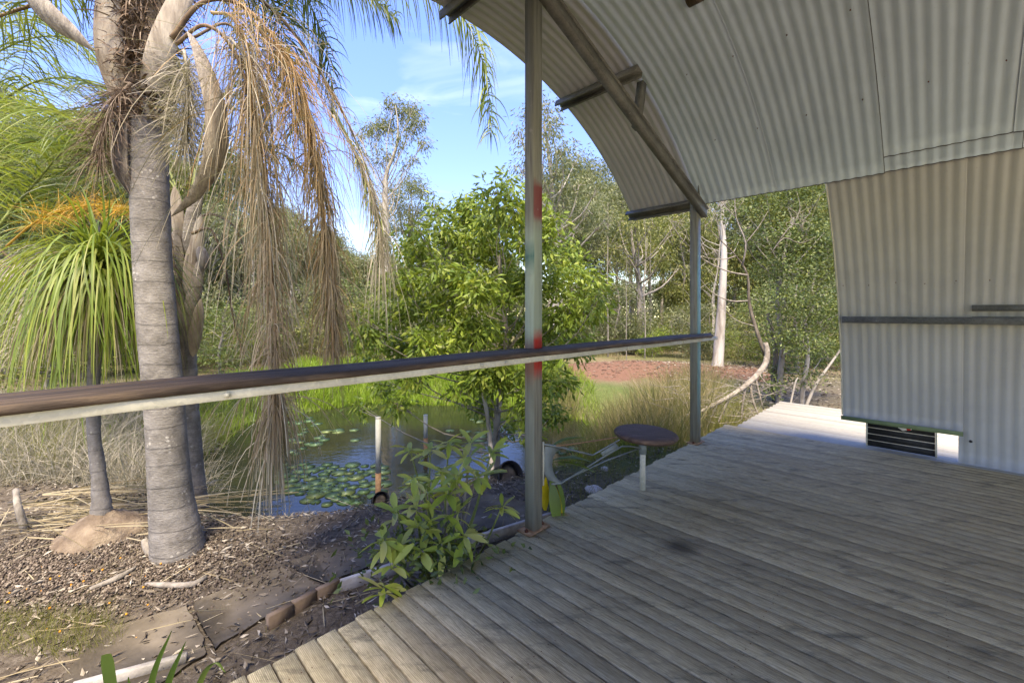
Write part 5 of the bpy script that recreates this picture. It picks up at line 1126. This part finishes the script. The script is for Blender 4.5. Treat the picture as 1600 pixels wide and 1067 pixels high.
# nuts
def ico(r):
    t = (1+5**.5)/2; v_ = nrm(np.array([(-1,t,0),(1,t,0),(-1,-t,0),(1,-t,0),(0,-1,t),(0,1,t),(0,-1,-t),(0,1,-t),(t,0,-1),(t,0,1),(-t,0,-1),(-t,0,1)], float)); f = np.array([(0,11,5),(0,5,1),(0,1,7),(0,7,10),(0,10,11),(1,5,9),(5,11,4),(11,10,2),(10,7,6),(7,1,8),(3,9,4),(3,4,2),(3,2,6),(3,6,8),(3,8,9),(4,9,5),(2,4,11),(6,2,10),(8,6,7),(9,8,1)]); return v_*r, f
vi, fi = ico(1)
def nuts(n, cx, cy, sx, sy, name, mat, lab, keep=None, r0=.005, r1=.0095):
    x = cx+rng.normal(size=n)*sx; y = cy+rng.normal(size=n)*sy; k = ((y-x)*S2 > 2.1) & land(x, y)
    x, y = x[k], y[k]; n = len(x); z = H(x, y)+rng.uniform(0, .018, n); s = rng.uniform(r0, r1, n); mb = MB(); mb.add((np.stack([x, y, z], -1)[:, None]+vi[None]*s[:, None, None]*np.array([1, 1, 1.1])).reshape(-1, 3), (np.arange(n)[:, None, None]*12+fi[None]).reshape(-1, 3))
    tag(mb.build(name, mat, None, True, kind='stuff'), lab, 'palm nuts')
M['nut'] = leaf_mat('palm_nut', [(.045, .033, .025), (.090, .068, .050), (.15, .115, .088), (.30, .25, .19)], 0, .8)
nuts(9500, -2.95, 3.08, .62, .28, 'palm_nuts', M['nut'], 'hundreds of fallen brown palm nuts carpeting the ground around the palm')
nuts(46, -2.9, 2.95, .45, .25, 'palm_fruit', simple('orange_fruit', (.55, .20, .02), (.70, .32, .04), 9, .5), 'scattered fresh orange palm fruits among the brown nuts')
M['clod'] = leaf_mat('clod', [(.09, .05, .035), (.15, .09, .06), (.22, .15, .11)], 0, .95)
x = rng.uniform(.8, 7.6, 900); y = rng.uniform(11.6, 14.6, 900); n = 900; s = rng.uniform(.012, .05, n); mb = MB(); mb.add((np.stack([x, y, H(x, y)+.005], -1)[:, None]+vi[None]*s[:, None, None]*np.array([1.2, 1, .6])).reshape(-1, 3), (np.arange(n)[:, None, None]*12+fi[None]).reshape(-1, 3))
tag(mb.build('clods', M['clod'], None, False, kind='stuff'), 'small clods and pebbles scattered over the red earth mound', 'clods')
# straw and twigs lying about
mb = MB(); x, y, z = scatter(420, (-5.2, 1.0), (1.9, 5.0), land); n = len(x); th = rng.uniform(0, 6.28, n)
blades(mb, np.stack([x, y, z+.02], -1), np.stack([np.cos(th), np.sin(th), .02+rng.normal(size=n)*.05], -1), rng.uniform(.12, .5, n), rng.uniform(.003, .009, n), 5, rng.uniform(-.02, .05, n), tip=.5)
n = 170; x = rng.uniform(-4.6, -2.9, n); y = rng.uniform(3.4, 4.3, n); th = rng.normal(size=n)*.45+.35
blades(mb, np.stack([x, y, H(x, y)+rng.uniform(.02, .14, n)], -1), np.stack([np.cos(th), np.sin(th)*.7, rng.normal(size=n)*.08], -1), rng.uniform(.3, 1.0, n), rng.uniform(.005, .014, n), 5, .03, tip=.6)
tag(mb.build('dry_stalks', M['straw'], None, kind='stuff'), 'pale dry palm stalks and straw lying across the yard ground', 'straw')
def grass(name, lab, mat, n, xr, yr, ln, wd, grav, keep, seg=4, dens=1.5, up=1.0, clump=0):
    x, y, z = scatter(n, xr, yr, keep)
    if clump:
        k = vn(x, y, clump, 5) > -.12; x, y, z = x[k], y[k], z[k]
    n = len(x); mb = MB(); th = rng.uniform(0, 6.28, n); t_ = rng.uniform(.1, .65, n)
    blades(mb, np.stack([x, y, z-.02], -1), np.stack([np.cos(th)*t_, np.sin(th)*t_, np.full(n, up)], -1), ln*rng.uniform(.45, 1.2, n)*(1+.35*vn(x, y, 1.5, 1)), wd*rng.uniform(.6, 1.2, n), seg, grav*rng.uniform(.3, 1.6, n))
    return tag(mb.build(name, M[mat], None, kind='stuff'), lab, 'grass')
grass('grass', 'fine yellow green grass patch at the lower left by the concrete', 'grass_olive', 6500, (-3.6, -2.05), (2.1, 2.85), .14, .0028, .28, lambda x, y: (((x+2.75)/.6)**2+((y-2.45+.12*(x+2.75))/.16)**2 < 1+.3*vn(x, y, 8)))
grass('grass', 'small green tufts scattered between the concrete slabs', 'grass_green', 2600, (-2.5, 2.0), (2.0, 4.6), .06, .003, .2, lambda x, y: vn(x, y, 5, 9) > .42)
grass('reeds', 'tall dry and green reeds between the pond and the deck on the right', 'reed', 15000, (.9, 5.6), (5.9, 10.8), .85, .009, .16, lambda x, y: (rho(x, y) > 1.0) & (x < 1.2+.52*(y-3)) & ((y < 9.3) | (x < 1.5)) , clump=1.1)
grass('reeds', 'green reeds mixed into the dry reeds right of the pond', 'grass_olive', 8000, (.6, 6.0), (5.4, 11.5), .7, .008, .2, lambda x, y: (rho(x, y) > 1.0) & (x < 1.6+.55*(y-3)) & ((y < 9.6) | (x < 1.5)), clump=.8)
grass('grass', 'short yellow grass on the bank beside the stool and far post', 'grass_olive', 26000, (.4, 6.0), (3.6, 7.5), .13, .005, .25, lambda x, y: (rho(x, y) > 1.05) & (y > 3.9+.5*vn(x, y, 1.3)))
grass('dry_grass', 'tangled grey dry grass heaped at the left behind the ponytail palm', 'frond_grey', 15000, (-8.5, -3.7), (4.5, 7.4), .75, .006, .34, lambda x, y: (rho(x, y) > 1.03), up=.7)
grass('grass', 'olive green tall grass among the dry tangle at the left', 'grass_olive', 12000, (-8.5, -3.6), (4.7, 8.4), .6, .009, .25, lambda x, y: (rho(x, y) > 1.0), clump=1.3)
grass('grass', 'dark green undergrowth at the left edge of the pond', 'frond_green', 9000, (-9, -4.4), (5.4, 10), .55, .012, .25, lambda x, y: (rho(x, y) > 1.0), clump=.9)
grass('ground_cover', 'bright green ground cover on the left and far banks of the pond', 'grass_green', 42000, (-9, 2.0), (6.0, 16), .26, .018, .22, lambda x, y: (rho(x, y) > .99) & (rho(x, y) < 1.75+.25*vn(x, y, .8)), seg=3)
grass('ground_cover', 'bright green low growth on the far bank right behind the pond', 'grass_green', 26000, (-7.5, 1.6), (10.6, 15.2), .34, .026, .22, lambda x, y: (rho(x, y) > .98), seg=3)
grass('dry_grass', 'brown tufts of grass on the near lip of the pond', 'reed', 5200, (-4.6, .8), (4.6, 5.9), .28, .005, .28, lambda x, y: (rho(x, y) > 1.0) & (rho(x, y) < 1.22), clump=2.2)
grass('dry_grass', 'straw coloured grass in front of the far woodland', 'reed', 30000, (-16, 14), (14.5, 24), .42, .02, .2, lambda x, y: (vn(x, y, .6) > -.2) & ((y > 16.5) | (x < 0)), seg=3)
